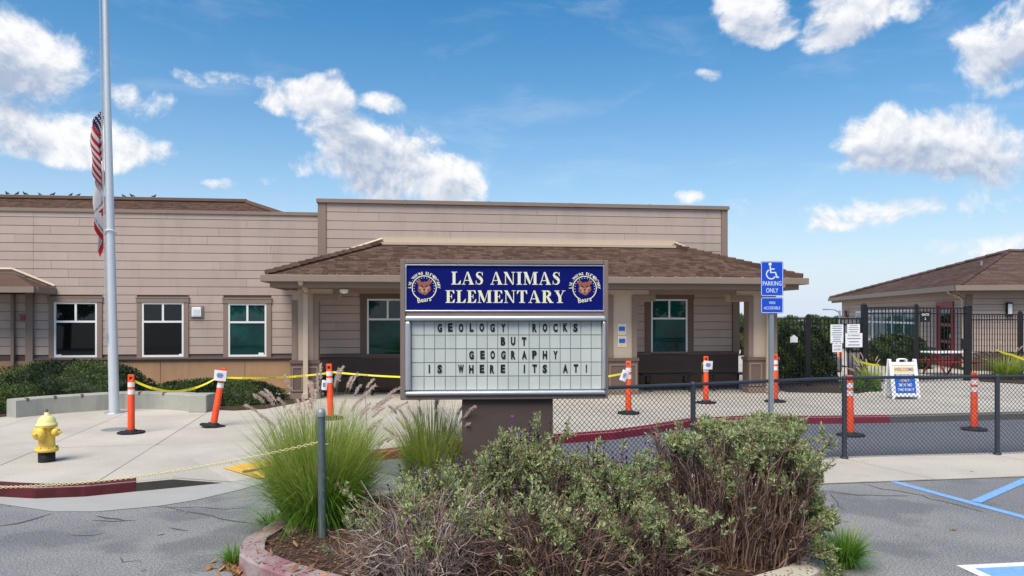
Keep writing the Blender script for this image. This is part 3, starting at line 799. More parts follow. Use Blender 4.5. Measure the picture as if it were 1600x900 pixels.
def shingles(name, e0, e1, t1, t0, parent, m, ex=.115, wid=.19, lift=.014):
    """tabs over the slope with eave e0->e1 and top t0->t1 (trapezoid or triangle)"""
    e0, e1, t0, t1 = map(Vector, (e0, e1, t0, t1)); e = (e1-e0).normalized(); nrm = (e1-e0).cross(t0-e0).normalized()
    if nrm.z < 0: nrm = -nrm
    s = nrm.cross(e)
    if s.z < 0: s = -s
    H = (t0-e0).dot(s); nrow = max(1, int(H/ex)); V = []; Fc = []
    x_t0, x_t1, L = (t0-e0).dot(e), (t1-e0).dot(e), (e1-e0).length
    lo = lambda h: x_t0*h/H; hi = lambda h: L+(x_t1-L)*h/H
    for r in range(nrow+1):
        h0 = r*ex-.02; h1 = min(h0+ex*1.12, H)
        if h1-h0 < .02: break
        hc = max(h0, 0)
        x = lo(hc)-random.uniform(0, wid)
        while x < hi(hc):
            w = wid*random.uniform(.45,1.15); a0, a1 = max(x, lo(hc)), min(x+w, hi(hc)); b0, b1 = max(x, lo(h1)), min(x+w, hi(h1)); x += w
            if a1-a0 < .015 or b1-b0 < -.0: continue
            if b1 < b0: b0 = b1 = (max(min((b0+b1)/2, hi(h1)), lo(h1)))
            l = lift*random.uniform(.6,1.35); o = len(V); g = .004
            p = lambda xx, hh, dz: tuple(e0+e*xx+s*hh+nrm*dz)
            V += [p(a0+g,h0,l), p(a1-g,h0,l), p(b1,h1,.004), p(b0,h1,.004), p(a0+g,h0,0), p(a1-g,h0,0)]
            Fc += [(o,o+1,o+2,o+3), (o+4,o+5,o+1,o)]
    if Fc:
        ob = obj_np(name, V, Fc, m, parent); ob['kind'] = 'stuff'
shingles('shingles', P(uE0,vE2,zE0), P(uE1,vE2,zE0), P(uR1,-.03,zR), P(uR0,-.03,zR), porch_roof, M['shingle'])
shingles('shingles', P(uE1,vE2,zE0), P(uE1,-.03,zE0), P(uR1,-.03,zR), P(uR1,-.03,zR), porch_roof, M['shingle'])
shingles('shingles', P(uE0,-.03,zE0), P(uE0,vE2,zE0), P(uR0,-.03,zR), P(uR0,-.03,zR), porch_roof, M['shingle'])
for (a, c) in ((P(uE0,vE2,zE0+.015), P(uR0,-.03,zR+.015)), (P(uE1,vE2,zE0+.015), P(uR1,-.03,zR+.015))):
    a, c = Vector(a), Vector(c); n = 16; hip = MB()
    for k in range(n):
        p, q = a.lerp(c, k/n), a.lerp(c, (k+1.15)/n)
        hip.tube([p+Vector((0,0,.028)), q+Vector((0,0,.006))], [.075,.07], 5, smooth=False)
    hip.build('hip_cap', M['shingle'], porch_roof)
fl = MB(); fl.box(uR0-.04, uR1+.04, -.13, -.026, zR-.01, zR+.05); fl.build('flashing', M['flashing'], porch_roof)
fl = MB(); fl.box(uR0-.02, uR1+.02, -.06, -.026, zR+.052, zR+.17)
for (a, c) in (((uE0+.95,-.045,zE0+.52), (uR0,-.045,zR+.125)), ((uE1-.95,-.045,zE0+.42), (uR1,-.045,zR+.125))):
    fl.tube([a, c], .04, 4, smooth=False)
fl.build('flashing_board', M['tan'], porch_roof)
gz0, gz1 = zE0-.135, zE0+.005
gt = MB(); gt.cbox(uE0-.09, uE1+.09, vE2-.12, vE2-.005, gz0, gz1, .012)
gt.cbox(uE0-.12, uE0-.005, vE2-.0, -.02, gz0, gz1, .012); gt.cbox(uE1+.005, uE1+.12, vE2-.0, -.02, gz0, gz1, .012)
gt.build('gutter', M['gutter_metal'], porch_roof)
gf = MB(); gf.box(uE0+.06, uE1-.06, vE2+.05, vE2+.09, gz0-.115, gz0+.05); gf.box(uE0+.06, uE0+.1, vE2+.092, -.02, gz0-.115, gz0+.05); gf.box(uE1-.1, uE1-.06, vE2+.092, -.02, gz0-.115, gz0+.05)
gf.build('fascia', M['taupe'], porch_roof)
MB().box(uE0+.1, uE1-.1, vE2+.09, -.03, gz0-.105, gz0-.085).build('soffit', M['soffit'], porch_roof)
hk = MB()
for k in range(22): 
    uu = uE0+.4+k*(uE1-uE0-.8)/21; hk.box(uu-.012, uu+.012, vE2-.126, vE2+.02, zE0+.004, zE0+.016)
hk.build('gutter_hangers', M['tan'], porch_roof)
# beam and pillars (front plane vC)
zbT = gz0-.11; zHd = bz(1080,459,vC); zCn = bz(1005,471,vC)
zCap = bz(980,560,vC)
beam = MB().box(bu(465,vC), bu(1203,vC), vC, vC+.3, zHd, zbT).build('porch_beam', M['tan'], school)
MB().box(bu(1203,vC)-.3, bu(1203,vC), vC+.301, -.03, zHd, zbT).build('porch_beam', M['tan'], school)
MB().box(bu(465,vC), bu(465,vC)+.3, vC+.301, -.06, zHd, zbT).build('porch_beam', M['tan'], school)
def strip(b, u0, u1, z0, z1, d=.03): b.box(u0, u1, vC-d, vC-.001, z0, z1)
pil = [(457,497),(700,742),(951,994),(1170,1213)]
tw = bu(497,vC)-bu(489.5,vC)
for i, (x0, x1) in enumerate(pil):
    a, c = bu(x0, vC), bu(x1, vC)
    b = MB(); b.box(a, c, vC+.002, vC+.23, zCap, zHd)
    p = b.build('porch_pillar', M['tan'], school)
    t = MB()
    for (e0, e1) in ((a-.012, a+tw), (c-tw, c+.012)): t.box(e0, e1, vC-.026, vC+.24, zCap+.012, zCn if True else zHd)
    t.build('trim', M['taupe'], p)
    t = MB(); t.box(a-.03, c+.03, vC-.05, vC+.27, -.0, zCap-.06); t.box(a-.05, c+.05, vC-.075, vC+.295, zCap-.058, zCap+.01)
    t.build('base', M['trim_dark'], p)
    t = MB(); mid = (a+c)/2
    for (q0, q1) in (((a-.01, mid-.04), (mid+.04, c+.01)) if i in (0,3) else ((a-.0, c+.0),)):
        t.box(q0, q0+.035, vC-.066, vC-.051, .16, zCap-.12); t.box(q1-.035, q1, vC-.066, vC-.051, .16, zCap-.12); t.box(q0+.035, q1-.035, vC-.066, vC-.051, zCap-.155, zCap-.12); t.box(q0+.035, q1-.035, vC-.066, vC-.051, .16, .195)
    t.box(a-.04, c+.04, vC-.062, vC+.28, 0, .13)
    t.build('base_frame', M['taupe'], p)
# stepped brackets and trim lines of each opening
blk = bu(530,vC)-bu(497,vC)
for (l, r2) in zip(pil[:-1], pil[1:]):
    a, c = bu(l[1], vC), bu(r2[0], vC)
    br = MB().box(a, a+blk, vC+.002, vC+.298, zCn, zHd-.001).build('opening_bracket', M['tan'], school); MB().box(c-blk, c, vC+.002, vC+.298, zCn, zHd-.001).build('opening_bracket', M['tan'], school); b = MB()
    strip(b, a-tw, a+blk, zCn, zCn+.13); strip(b, c-blk, c+tw, zCn, zCn+.13)
    strip(b, a+blk-.13, a+blk+.012, zCn+.131, zHd); strip(b, c-blk-.012, c-blk+.13, zCn+.131, zHd)
    strip(b, a+blk-.13, c-blk+.13, zHd+.001, zHd+.135)
    b.box(a+blk-.13, c-blk+.13, vC+.0, vC+.304, zHd-.012, zHd-.002)
    b.build('trim', M['taupe'], br)
# porch floor is the plaza; ceiling lights, downspouts, wall lamps
for px in (478, 1200):
    u = bu(px, vC-.1); d = MB(); s = 1 if px < 800 else -1
    d.box(u-.048, u+.048, vC-.17, vC-.09, .12, gz0-.22); d.tube([(u,vC-.13,gz0-.16),(u,vC-.2,gz0-.1),(u,vE2-.03,gz0-.02),(u,vE2-.05,gz0+.02)], .055, 6, smooth=False)
    d.box(u-.058, u+.058, vC-.24, vC-.088, .02, .13)
    d.build('downspout', M['tan'], school)
sp = MB(); lu, lz = bl(538,440.5,vE2+.4); lz = gz0-.115
sp.lathe([(.001,-.11),(.07,-.10),(.10,-.05),(.085,-.005)], 14, 0, (lu, vE2+.35, lz)); sp.lathe([(.09,-.012),(.085,.002),(.001,.004)], 14, 1, (lu, vE2+.35, lz))
sp.build('dome_light', [M['lamp_glass'], M['black']], school)
for px in (600, 1070): 
    u = bu(px, -.6); MB().lathe([(.001,-.02),(.11,-.018),(.12,-.002)], 16, 0, (u, -.6, gz0-.106)).build('ceiling_light', M['lamp_glass'], school)
# ---- higher hip roof behind the left wing
def vplane_pt(px, py, v): u, z = bl(px, py, v); return (u, v, z)
vR = 6.0
ra = vplane_pt(-420,299,vR); rbp = vplane_pt(386,317.5,vR)
zr = (ra[2]+rbp[2])/2+.0
ra = (ra[0], vR, rbp[2]); 
vF = 1.6; ez = zL-.12
ee0, ee1 = (ra[0]-3, vF, ez), (rbp[0]+ (vR-vF)*.62, vF, ez)
rr = MB(); tb_ = lambda p, dz=-.02: (p[0], p[1], p[2]+dz)
bk0, bk1 = (ee0[0], 2*vR-vF, ez), (ee1[0], 2*vR-vF, ez)
rr.add([tb_(ee0), tb_(ee1), tb_(rbp), tb_(ra)], [(0,1,2,3)]); rr.add([tb_(ee1), tb_(bk1), tb_(rbp)], [(0,1,2)]); rr.add([tb_(bk1), tb_(bk0), tb_(ra), tb_(rbp)], [(0,1,2,3)]); rr.add([tb_(bk0), tb_(ee0), tb_(ra)], [(0,1,2)])
rear = rr.build('rear_roof', M['shingle'], school)
shingles('shingles', ee0, ee1, rbp, ra, rear, M['shingle'])
MB().tube([(ra[0],vR,ra[2]+.03),(rbp[0],vR,rbp[2]+.03)], .10, 5, smooth=False).build('ridge_cap', M['shingle'], rear); MB().tube([(rbp[0],vR,rbp[2]+.02),(ee1[0],vF,ez+.03)], .09, 5, smooth=False).build('hip_cap', M['shingle'], rear)
# flat roof deck so nothing is open from above
MB().box(uL0, uP1, .26, 9, zL-.6, zL-.5).build('roof_deck', M['concrete_base'], school)
MB().box(uL0, uP1, 9.0, 9.2, -.1, zL-.3).build('rear_wall', M['siding_back'], school)
# pigeons on the ridge
def b2w(p): return BO+Vector((p[0]*cB-p[1]*sB, p[0]*sB+p[1]*cB, p[2]))
def make_bird(name):
    b = MB(); b.sphere((0,0,.10), .075, 10, 7, 0, (1.35,.8,.85)); b.sphere((.10,0,.20), .036, 8, 6, 0, (1,1,1)); b.tube([(.05,0,.13),(.09,0,.19)], [.05,.034], 8)
    b.tube([(-.07,0,.10),(-.20,0,.045)], [.05,.02], 6); b.tube([(.13,0,.20),(.16,0,.195)], [.012,.003], 5); b.tube([(.0,.02,.05),(.01,.02,0)], .008, 4); b.tube([(.0,-.02,.05),(.01,-.02,0)], .008, 4)
    return b.build(name, M['bird'])
birdpx = [(11,'farthest left on the roof ridge'),(27,'second from the left on the roof ridge'),(39,'third from the left on the roof ridge'),(62,'fourth from the left on the roof ridge'),(83,'fifth from the left on the roof ridge'),(111,'sixth from the left, left of the flag'),(123,'just left of the hanging flags'),(193,'just right of the flagpole'),(206,'second to the right of the flagpole'),(241,'farthest right on the roof ridge')]
b0 = None
for i, (px, txt) in enumerate(birdpx):
    o = make_bird('pigeon') if b0 is None else b0.copy()
    if b0 is None: b0 = o
    else: col.objects.link(o)
    u = bu(px, vR); w = b2w((u, vR, ra[2]+(.12)))
    o.location = w; o.rotation_euler = (0, 0, random.choice((0.3, 2.9, 3.4, -.2))); s = random.uniform(.36,.48); o.scale = (s,s,s)
    tag(o, 'small dark pigeon perched '+txt, 'bird', 'pigeons on the roof ridge')
# ---- benches in the porch
def bench(px0, px1, label):
    v = -.55; u0, u1 = bu(px0, v), bu(px1, v)
    w0 = b2w(((u0+u1)/2, v, 0)); t = empty('bench', w0, BR, label, 'bench', 'dark benches in the porch'); L = (u1-u0)/2; zt = bz(1080,583,v)
    for k in range(3): piece('slat', M['black_iron'], -L, L, -.20+k*.14, -.08+k*.14, zt-.035, zt, t)
    for s in (-.7, .7):
        b = MB(); b.tube([(s*L,-.2,0),(s*L,-.15,zt-.04)], .025, 6); b.tube([(s*L,.2,0),(s*L,.15,zt-.04)], .025, 6); b.tube([(s*L,-.17,zt*.45),(s*L,.17,zt*.45)], .018, 6); b.build('leg', M['black_iron'], t)
bench(1000,1085,'dark metal bench under the right porch window'); bench(1100,1168,'dark metal bench beside the right end of the porch'); bench(500,566,'dark metal bench left of the left porch window'); bench(572,640,'dark metal bench under the left porch window')
# ---- two notices on the pillar
for (x0, y0, x1, y1, txt) in ((965,506,978,523,'upper blue and yellow notice taped to the porch pillar'), (965.5,525,978.5,542,'lower blue and yellow notice taped to the porch pillar')):
    a, zb_ = bl(x0, y1, vC-.004); c, zt_ = bl(x1, y0, vC-.004); w0 = b2w(((a+c)/2, vC-.006, (zb_+zt_)/2)); w, h = (c-a)/2, (zt_-zb_)/2
    t = empty('wall_notice', w0, BR, txt, 'notice', 'notices on the pillar')
    piece('sheet', M['paper'], -w, w, -.004, 0, -h, h, t); piece('print', M['banner_yellow'], -w*.75, w*.75, -.006, -.0042, -h*.8, -h*.35, t); piece('print', M['banner_blue'], -w*.75, w*.75, -.006, -.0042, -h*.3, h*.5, t); piece('print', M['banner_yellow'], -w*.6, w*.6, -.006, -.0042, h*.55, h*.8, t)
# =================================================================== MARQUEE SIGN
SY = 6.9; SK = SY/F
sign = empty('school_marquee', ((789-800)*SK, SY, IZ), R(3.5), 'brown marquee sign with blue school name panel over a white letter board', 'sign')
sx = lambda px: (px-789)*SK
sz = lambda py: CAMZ+(HZ-py)*SK-IZ
MB().cbox(sx(722), sx(865), .03, .36, -.1, sz(623), .008).build('pedestal', M['sign_dark'], sign)
MB().cbox(sx(727)-.14, sx(862)+.14, -.12, .5, -.12, .02, .015).build('footing', M['concrete_grey'], sign)
body = MB(); x0, x1, z0, z1 = sx(627.5), sx(951), sz(623), sz(407)
body.box(x0, x1, .045, .42, z0, z1)
cab = body.build('cabinet', M['sign_dark'], sign)
fr = MB(); fw = sx(635)-sx(628)
fr.cbox(x0-.004, x0+fw, -.02, .424, z0-.004, z1+.004, .006); fr.cbox(x1-fw+.002, x1+.004, -.02, .424, z0-.004, z1+.004, .006); fr.cbox(x0+fw, x1-fw, -.02, .424, z1-.036, z1+.004, .006); fr.cbox(x0+fw, x1-fw, -.02, .424, z0-.004, z0+.034, .006)
fr.box(x0+fw, x1-fw, .0, .044, sz(495), sz(485))
fr.build('frame', M['sign_brown'], cab)
# blue panel
px0, px1, py0, py1 = 634, 946, 413.5, 487
bp = MB().box(sx(px0+2), sx(px1-2), .004, .04, sz(py1-2), sz(py0+2)).build('name_panel', M['sign_blue'], sign)
fb = MB(); t = .014
fb.cbox(sx(px0), sx(px1), -.012, .042, sz(py0+2.3), sz(py0), .004); fb.cbox(sx(px0), sx(px1), -.012, .042, sz(py1), sz(py1-2.3), .004); fb.cbox(sx(px0), sx(px0+2.3), -.0118, .0418, sz(py1-2.4), sz(py0+2.4), .004); fb.cbox(sx(px1-2.3), sx(px1), -.0118, .0418, sz(py1-2.4), sz(py0+2.4), .004)
fb.build('panel_frame', M['silver'], bp)
serif_text('LAS ANIMAS', 20*SK, 171*SK, bp, (sx(790.5), .0015, sz(434.8)), M['cream'], 'letter')
serif_text('ELEMENTARY', 19.5*SK, 188*SK, bp, (sx(790), .0015, sz(463.5)), M['cream'], 'letter')
def emblem(px, py):
    c = (sx(px), 0, sz(py)); r = 20*SK
    e = empty('emblem', c, parent=bp)
    circ = lambda rr, n=28: [(rr*math.cos(2*math.pi*k/n), rr*math.sin(2*math.pi*k/n)) for k in range(n)]
    flat_polys('ring', stroke(arc(0,0,r*.93,r*.93,-62,242,40), r*.075), M['cream'], e, (0,.0015,0))
    flat_polys('stars', [[(r*.78*math.cos(a)+r*.035*math.cos(b), r*.78*math.sin(a)+r*.035*math.sin(b)) for b in [2*math.pi*k/5 for k in range(5)]] for a in [R(-20+220*j/14) for j in range(15)]], M['cream'], e, (0,.0015,0))
    # the name runs round the top
    txt = 'LAS ANIMAS ELEMENTARY'; me_cache = {}
    flat_polys('name_band', stroke(arc(0,0,r*1.1,r*1.1,5,175,30), r*.23), M['sign_blue'], e, (0,.0022,0))
    for i, ch in enumerate(txt):
        if ch == ' ': continue
        a = R(178-176*i/(len(txt)-1)); me = text_mesh(ch, r*.30, bold=.03)
        me.materials.clear(); me.materials.append(M['cream']); me.name = 'band_letter'
        o = bpy.data.objects.new('band_letter', me); o.location = (r*1.13*math.cos(a), .0008, r*1.13*math.sin(a)); o.rotation_euler = (math.pi/2, -(a-math.pi/2), 0); link(o, e)
    # plain bear head in flat colours
    h = []
    for k in range(30):
        a = 2*math.pi*k/30; rr = r*(.48+.03*math.cos(5*a+.6)+(.05 if k % 2 else 0)); h.append((rr*math.cos(a)*.98, rr*math.sin(a)*1.02-.02*r))
    ears = [[(s*r*.40+r*.17*math.cos(2*math.pi*k/12), r*.44+r*.17*math.sin(2*math.pi*k/12)) for k in range(12)] for s in (-1,1)]
    flat_polys('head', [h]+ears, M['bear_brown'], e, (0,.0012,0))
    ell = lambda cx, cy, a, b, n=16: [(r*(cx+a*math.cos(2*math.pi*k/n)), r*(cy+b*math.sin(2*math.pi*k/n))) for k in range(n)]
    flat_polys('muzzle', [ell(0,-.22,.26,.20), ell(-.27,.0,.14,.11), ell(.27,.0,.14,.11)], M['bear_light'], e, (0,-.0008,0))
    flat_polys('features', [ell(0,-.13,.085,.065), ell(-.18,.10,.055,.04), ell(.18,.10,.055,.04), ell(0,-.31,.075,.04)]+stroke([(-r*.3,r*.2),(-r*.1,r*.12)], r*.05)+stroke([(r*.3,r*.2),(r*.1,r*.12)], r*.05), M['black'], e, (0,-.0026,0))
    text_obj('script', 'Bears', r*.52, M['cream'], e, (0,-.001,-r*.93), (math.pi/2, R(-9), 0), bold=.012, xs=.95)
emblem(663.5, 450); emblem(914.5, 450)
# reader board
rb_ = MB(); a0, a1, b0_, b1_ = sx(643.5), sx(941.5), sz(609.5), sz(502.5)
rb_.box(a0-.005, a1+.005, .018, .044, b0_-.005, b1_+.005)
board = rb_.build('letter_board', M['tile_line'], sign)
rf = MB(); O0, O1, Z0, Z1 = sx(634.5), sx(947), sz(617.5), sz(493.5)
rf.cbox(O0, O1, -.045, .043, b1_+.004, Z1, .016); rf.cbox(O0, O1, -.045, .043, Z0, b0_-.004, .016); rf.cbox(O0, a0-.004, -.0445, .0425, b0_-.003, b1_+.003, .016); rf.cbox(a1+.004, O1, -.0445, .0425, b0_-.003, b1_+.003, .016)
rf.build('board_frame', M['silver'], board)
colx = [a0, sx(663.3)]; step_ = (a1-colx[1])/17
colx += [colx[1]+step_*(k+1) for k in range(17)]
rowz = [b1_-(b1_-b0_)*k/5 for k in range(6)]
for r in range(5):
    for c in range(18): piece('tile', M['tile'], colx[c]+.0032, colx[c+1]-.0032, .009+random.uniform(-.001,.001), .019, rowz[r+1]+.006, rowz[r]-.001, board)
msg = [(0,2,'GEOLOGY'),(0,11,'ROCKS'),(1,8,'BUT'),(2,5,'GEOGRAPHY'),(3,1,'IS'),(3,4,'WHERE'),(3,10,'ITS'),(3,14,'AT!')]
gcache = {}
for (r, c0, wd) in msg:
    for k, ch in enumerate(wd):
        if ch not in gcache:
            me = text_mesh(ch, 1.0, bold=.055); xs_ = [v.co.x for v in me.vertices]; ys_ = [v.co.y for v in me.vertices]
            w_, h_ = max(xs_)-min(xs_), max(ys_)-min(ys_); tw_ = {'I':.0125,'!':.0125,'W':.052,'L':.036,'A':.046}.get(ch,.043)
            th_ = 13.2*SK
            for v in me.vertices: v.co.x = (v.co.x-(max(xs_)+min(xs_))/2)*tw_/w_; v.co.y = (v.co.y-(max(ys_)+min(ys_))/2)*th_/h_
            me.materials.clear(); me.materials.append(M['black']); me.name = 'letter'; gcache[ch] = me
        o = bpy.data.objects.new('letter', gcache[ch]); o.location = ((colx[c0+k]+colx[c0+k+1])/2+random.uniform(-.004,.004), .004, (rowz[r]+rowz[r+1])/2+.007+random.uniform(-.003,.003)); o.rotation_euler = (math.pi/2, random.uniform(-.02,.02), 0); link(o, board)
# =================================================================== ACCESSIBLE PARKING SIGN
PY_ = 9.15; pp = at(1206,500,PY_); k_ = PY_/F
ps = empty('parking_sign', (pp.x, PY_, 0), R(2), 'blue accessible parking sign on a grey square post', 'sign')
MB().box(-.026,.026,.0,.052,-.02,CAMZ+(HZ-415)*k_).build('post', M['galv'], ps)
def rr_poly(w, h, r):
    return [(sx_*(w-r)+r*math.cos(a), sy_*(h-r)+r*math.sin(a)) for (sx_, sy_, a0) in ((1,1,0),(-1,1,90),(-1,-1,180),(1,-1,270)) for a in [R(a0+30*k) for k in range(4)]]
zc1 = CAMZ+(HZ-435.5)*k_; zc2 = CAMZ+(HZ-477)*k_; hw = 17.8*k_
RX = Matrix.Rotation(math.pi/2, 4, 'X')
for (zc, hh, nm) in ((zc1, 27.3*k_, 'main_panel'), (zc2, 12.6*k_, 'lower_panel')):
    pn = MB().prism(rr_poly(hw, hh, .022), 0, .004, 0, Matrix.Translation((0,-.004,zc)) @ RX).build(nm, M['blue_sign'], ps)
    bd = stroke(rr_poly(hw-.008, hh-.008, .018)+[rr_poly(hw-.008, hh-.008, .018)[0]], .006)
    flat_polys('border', bd, M['sign_white'], pn, (0,-.009,zc), step=.00005)
    if nm == 'main_panel':
        flat_polys('symbol', wheelchair(.215), M['sign_white'], pn, (.0,-.009,zc+.09))
        text_obj('lettering', 'PARKING', .078, M['sign_white'], pn, (0,-.0095,zc-.062), bold=.004, xs=.74); text_obj('lettering', 'ONLY', .078, M['sign_white'], pn, (0,-.0095,zc-.148), bold=.004, xs=.74)
    else:
        text_obj('lettering', 'VAN', .05, M['sign_white'], pn, (0,-.0095,zc+.03), bold=.003, xs=.8); text_obj('lettering', 'ACCESSIBLE', .05, M['sign_white'], pn, (0,-.0095,zc-.035), bold=.003, xs=.78)
# =================================================================== FLAGPOLE AND FLAGS
fp = gp(178.5,645,PZ); lean = R(-1.25)
pole = empty('flagpole', fp, 0, 'tall white tapered flagpole standing on the pavement before the curved wall', 'flagpole'); pole.rotation_euler = (0, lean, 0)
sh = MB(); sh.tube([(0,0,0),(0,0,2.5),(0,0,5.5),(0,0,9.2)], [.088,.080,.062,.040], 20); sh.sphere((0,0,9.28), .09, 12, 8); sh.build('shaft', M['pole_white'], pole)
cl = MB(); cl.lathe([(.001,.03),(.13,.03),(.165,.012),(.17,0)], 20); cl.build('base_collar', M['steel_grey'], pole)
hl = MB(); hl.tube([(-.075,-.09,1.35),(-.06,-.075,9.1)], .006, 5); hl.tube([(-.05,-.10,1.35),(-.045,-.08,9.1)], .006, 5); hl.build('halyard', M['flag_white'], pole)
ck = MB(); ck.tube([(-.055,-.105,1.28),(-.055,-.105,1.46)], .012, 6); ck.build('cleat', M['steel_grey'], pole)
# halyard ring round the pole where the lower flag is tied
rg = MB(); zr_ = CAMZ+(HZ-364)/F*fp.y-PZ
rg.tube([(.096*math.cos(2*math.pi*k/20), .096*math.sin(2*math.pi*k/20), zr_+.05*math.cos(2*math.pi*k/20+.4*math.pi)) for k in range(21)], .012, 6); rg.build('retainer_ring', M['plastic_white'], pole)
def drape(a, b, zt, H, L, wd, ph):
    x = -.085-wd*(.12+.88*abs(math.sin(1.25*math.pi*a+.35*ph)))*min(1, .25+2.2*a)*(1-.25*b)
    y = -.06+.07*math.sin(2*math.pi*1.15*a+ph+.9*b)+.03*math.sin(5*b+3*a)
    z = zt-b*H-L*(.35*a+.65*a*a**.2)*(.9+.12*math.sin(3*b))
    x += .02*math.sin(9*b+4*a)
    return Vector((x, y, z))
def flag(name, zt, H, L, wd, ph, face_mat, mats, label):
    root = empty(name, fp, 0, label, 'flag'); root.rotation_euler = (0, lean, 0)
    na, nb = 40, 39; V = [tuple(drape(i/na, j/nb, zt, H, L, wd, ph)) for j in range(nb+1) for i in range(na+1)]
    b = MB(); b.v = V
    for j in range(nb):
        for i in range(na): b.f.append([j*(na+1)+i, j*(na+1)+i+1, (j+1)*(na+1)+i+1, (j+1)*(na+1)+i]); b.mi.append(face_mat((i+.5)/na, (j+.5)/nb)); b.sm.append(True)
    return root, b.build('cloth', mats, root)
def usm(a, b):
    if a < .5 and b < 7/13:
        return 2
    return int(b*13) % 2
zt1 = CAMZ+(HZ-166)/F*fp.y-PZ
us, uc = flag('flag', zt1, .95, .78, .19, .3, usm, [M['flag_red'], M['flag_white'], M['flag_navy']], 'upper limp flag of red and white stripes with a navy starred corner')
stars = MB()
for r in range(9):
    for c in range(11):
        if (r+c) % 2 == 0:
            a, b_ = .03+.36*c/10, (.03+.48*r/8); p = drape(a, b_, zt1, .95, .78, .19, .3)
            for sgn in (-1,):
                stars.add([(p.x+.017*math.cos(R(90+72*k*1)), p.y-.012, p.z+.017*math.sin(R(90+72*k))) for k in range(5)], [(0,1,2,3,4)])
stars.build('stars', M['flag_white'], us)
zt2 = CAMZ+(HZ-262)/F*fp.y-PZ
ca, cc = flag('flag', zt2, .85, .86, .16, 1.1, lambda a, b: 0 if b > .80 else 1, [M['flag_red'], M['flag_white']], 'lower limp white flag with a red band along its bottom edge')
tm = text_mesh('CALIFORNIA REPUBLIC', 1.0, bold=.01); xs_ = [v.co.x for v in tm.vertices]; mn, mxx = min(xs_), max(xs_)
for v in tm.vertices:
    p = drape(.06+.88*(v.co.x-mn)/(mxx-mn), .70-v.co.y*.075, zt2, .85, .86, .16, 1.1); v.co = (p.x, p.y-.012, p.z)
tm.materials.clear(); tm.materials.append(M['black']); tm.name = 'lettering'; link(bpy.data.objects.new('lettering', tm), ca)
# utility cover in the pavement by the flagpole
uc_ = gp(181,671,PZ); cv = MB().lathe([(.001,.004),(.20,.004),(.21,.001)], 22, 0).build('utility_cover', M['galv'], None); cv.location = uc_; tag(cv, 'round grey utility cover set in the pavement near the flagpole', 'cover')
# =================================================================== CURVED SEAT WALL
wpts = [V2(25,653,PZ), V2(66,648.5,PZ), V2(107,645,PZ), V2(150,642,PZ), V2(195,639,PZ), V2(240,639.5,PZ), V2(282,641.5,PZ), V2(297,643.5,PZ)]
wd_ = dense(wpts, .2); WH = .315
b = MB(); n = len(wd_); L = []
for i, p in enumerate(wd_):
    t = (wd_[min(i+1,n-1)]-wd_[max(i-1,0)]).normalized(); nn = Vector((-t.y, t.x)); q = p+nn*.30
    L.append([(p.x,p.y,0),(p.x,p.y,WH-.02),(p.x+nn.x*.02,p.y+nn.y*.02,WH),(q.x-nn.x*.02,q.y-nn.y*.02,WH),(q.x,q.y,WH-.02),(q.x,q.y,0)])
for i in range(n-1):
    for k in range(5): b.add([L[i][k], L[i+1][k], L[i+1][k+1], L[i][k+1]], [(0,1,2,3)])
b.add(L[0], [(5,4,3,2,1,0)]); b.add(L[-1], [(0,1,2,3,4,5)])
seat = empty('seat_wall', (0,0,PZ), 0, 'low curved grey concrete seat wall behind the flagpole', 'wall')
b.build('wall', M['concrete_grey'], seat)
e0, e1 = V2(296,644,PZ), V2(324,644,PZ); MB().cbox(e0.x, e1.x, e0.y-.05, e0.y+.40, 0, WH+.004, .015).build('end_block', M['concrete_grey'], seat)
for f in (.13,.25,.40,.55,.70,.84):
    i = int(f*(n-1)); p = Vector(L[i][2]); t = (wd_[min(i+1,n-1)]-wd_[max(i-1,0)]).normalized(); a = math.atan2(t.y, t.x)
    MB().cbox(-.02,.02,-.03,.05,-.045,.012,.004,0,Matrix.Translation(p) @ Matrix.Rotation(a,4,'Z')).build('skate_stop', M['trim_dark'], seat)
# =================================================================== FIRE HYDRANT
hp = gp(73,721,PZ); HS = 1.0
hy = empty('fire_hydrant', hp, R(-8), 'yellow fire hydrant with a black base on the left pavement', 'hydrant'); hy.scale = (1.09,1.09,1.09)
MB().lathe([(.001,.125),(.085,.125),(.085,.0),(.082,-.02)], 20).build('base', M['black'], hy)
brl = MB(); brl.lathe([(.001,.115),(.115,.115),(.118,.135),(.115,.15),(.09,.155),(.084,.18),(.082,.36),(.088,.38),(.105,.385),(.105,.405),(.088,.41)], 24)
for k in range(8):
    a = k*math.pi/4; brl.lathe([(.011,.0),(.011,.02),(.001,.02)], 6, 0, (.101*math.cos(a), .101*math.sin(a), .15))
brl.build('barrel', M['hydrant'], hy)
bn = MB(); bn.lathe([(.108,.405),(.11,.42),(.098,.428),(.09,.45),(.078,.485),(.052,.51),(.024,.52),(.022,.55),(.001,.552)], 24); bn.build('bonnet', M['hydrant_top'], hy)
MB().lathe([(.018,.55),(.016,.585),(.001,.586)], 5).build('operating_nut', M['kerb_grey'], hy)
def nozzle(ang, r, ln, z):
    mx = Matrix.Rotation(ang,4,'Z') @ Matrix.Translation((0,0,z)) @ Matrix.Rotation(math.pi/2,4,'Y')
    b = MB(); b.lathe([(r*.8,.05),(r*.8,.09),(r*1.12,.092),(r*1.15,.10+ln*.3),(r*1.05,.105+ln*.8),(r*.7,.11+ln),(.001,.112+ln)], 16, 0, mx=mx); b.lathe([(r*.3,.11+ln),(r*.28,.145+ln),(.001,.146+ln)], 5, 0, mx=mx); b.build('nozzle_cap', M['hydrant'], hy)
nozzle(0, .042, .035, .33); nozzle(math.pi, .042, .035, .33); nozzle(-math.pi/2, .062, .04, .325)
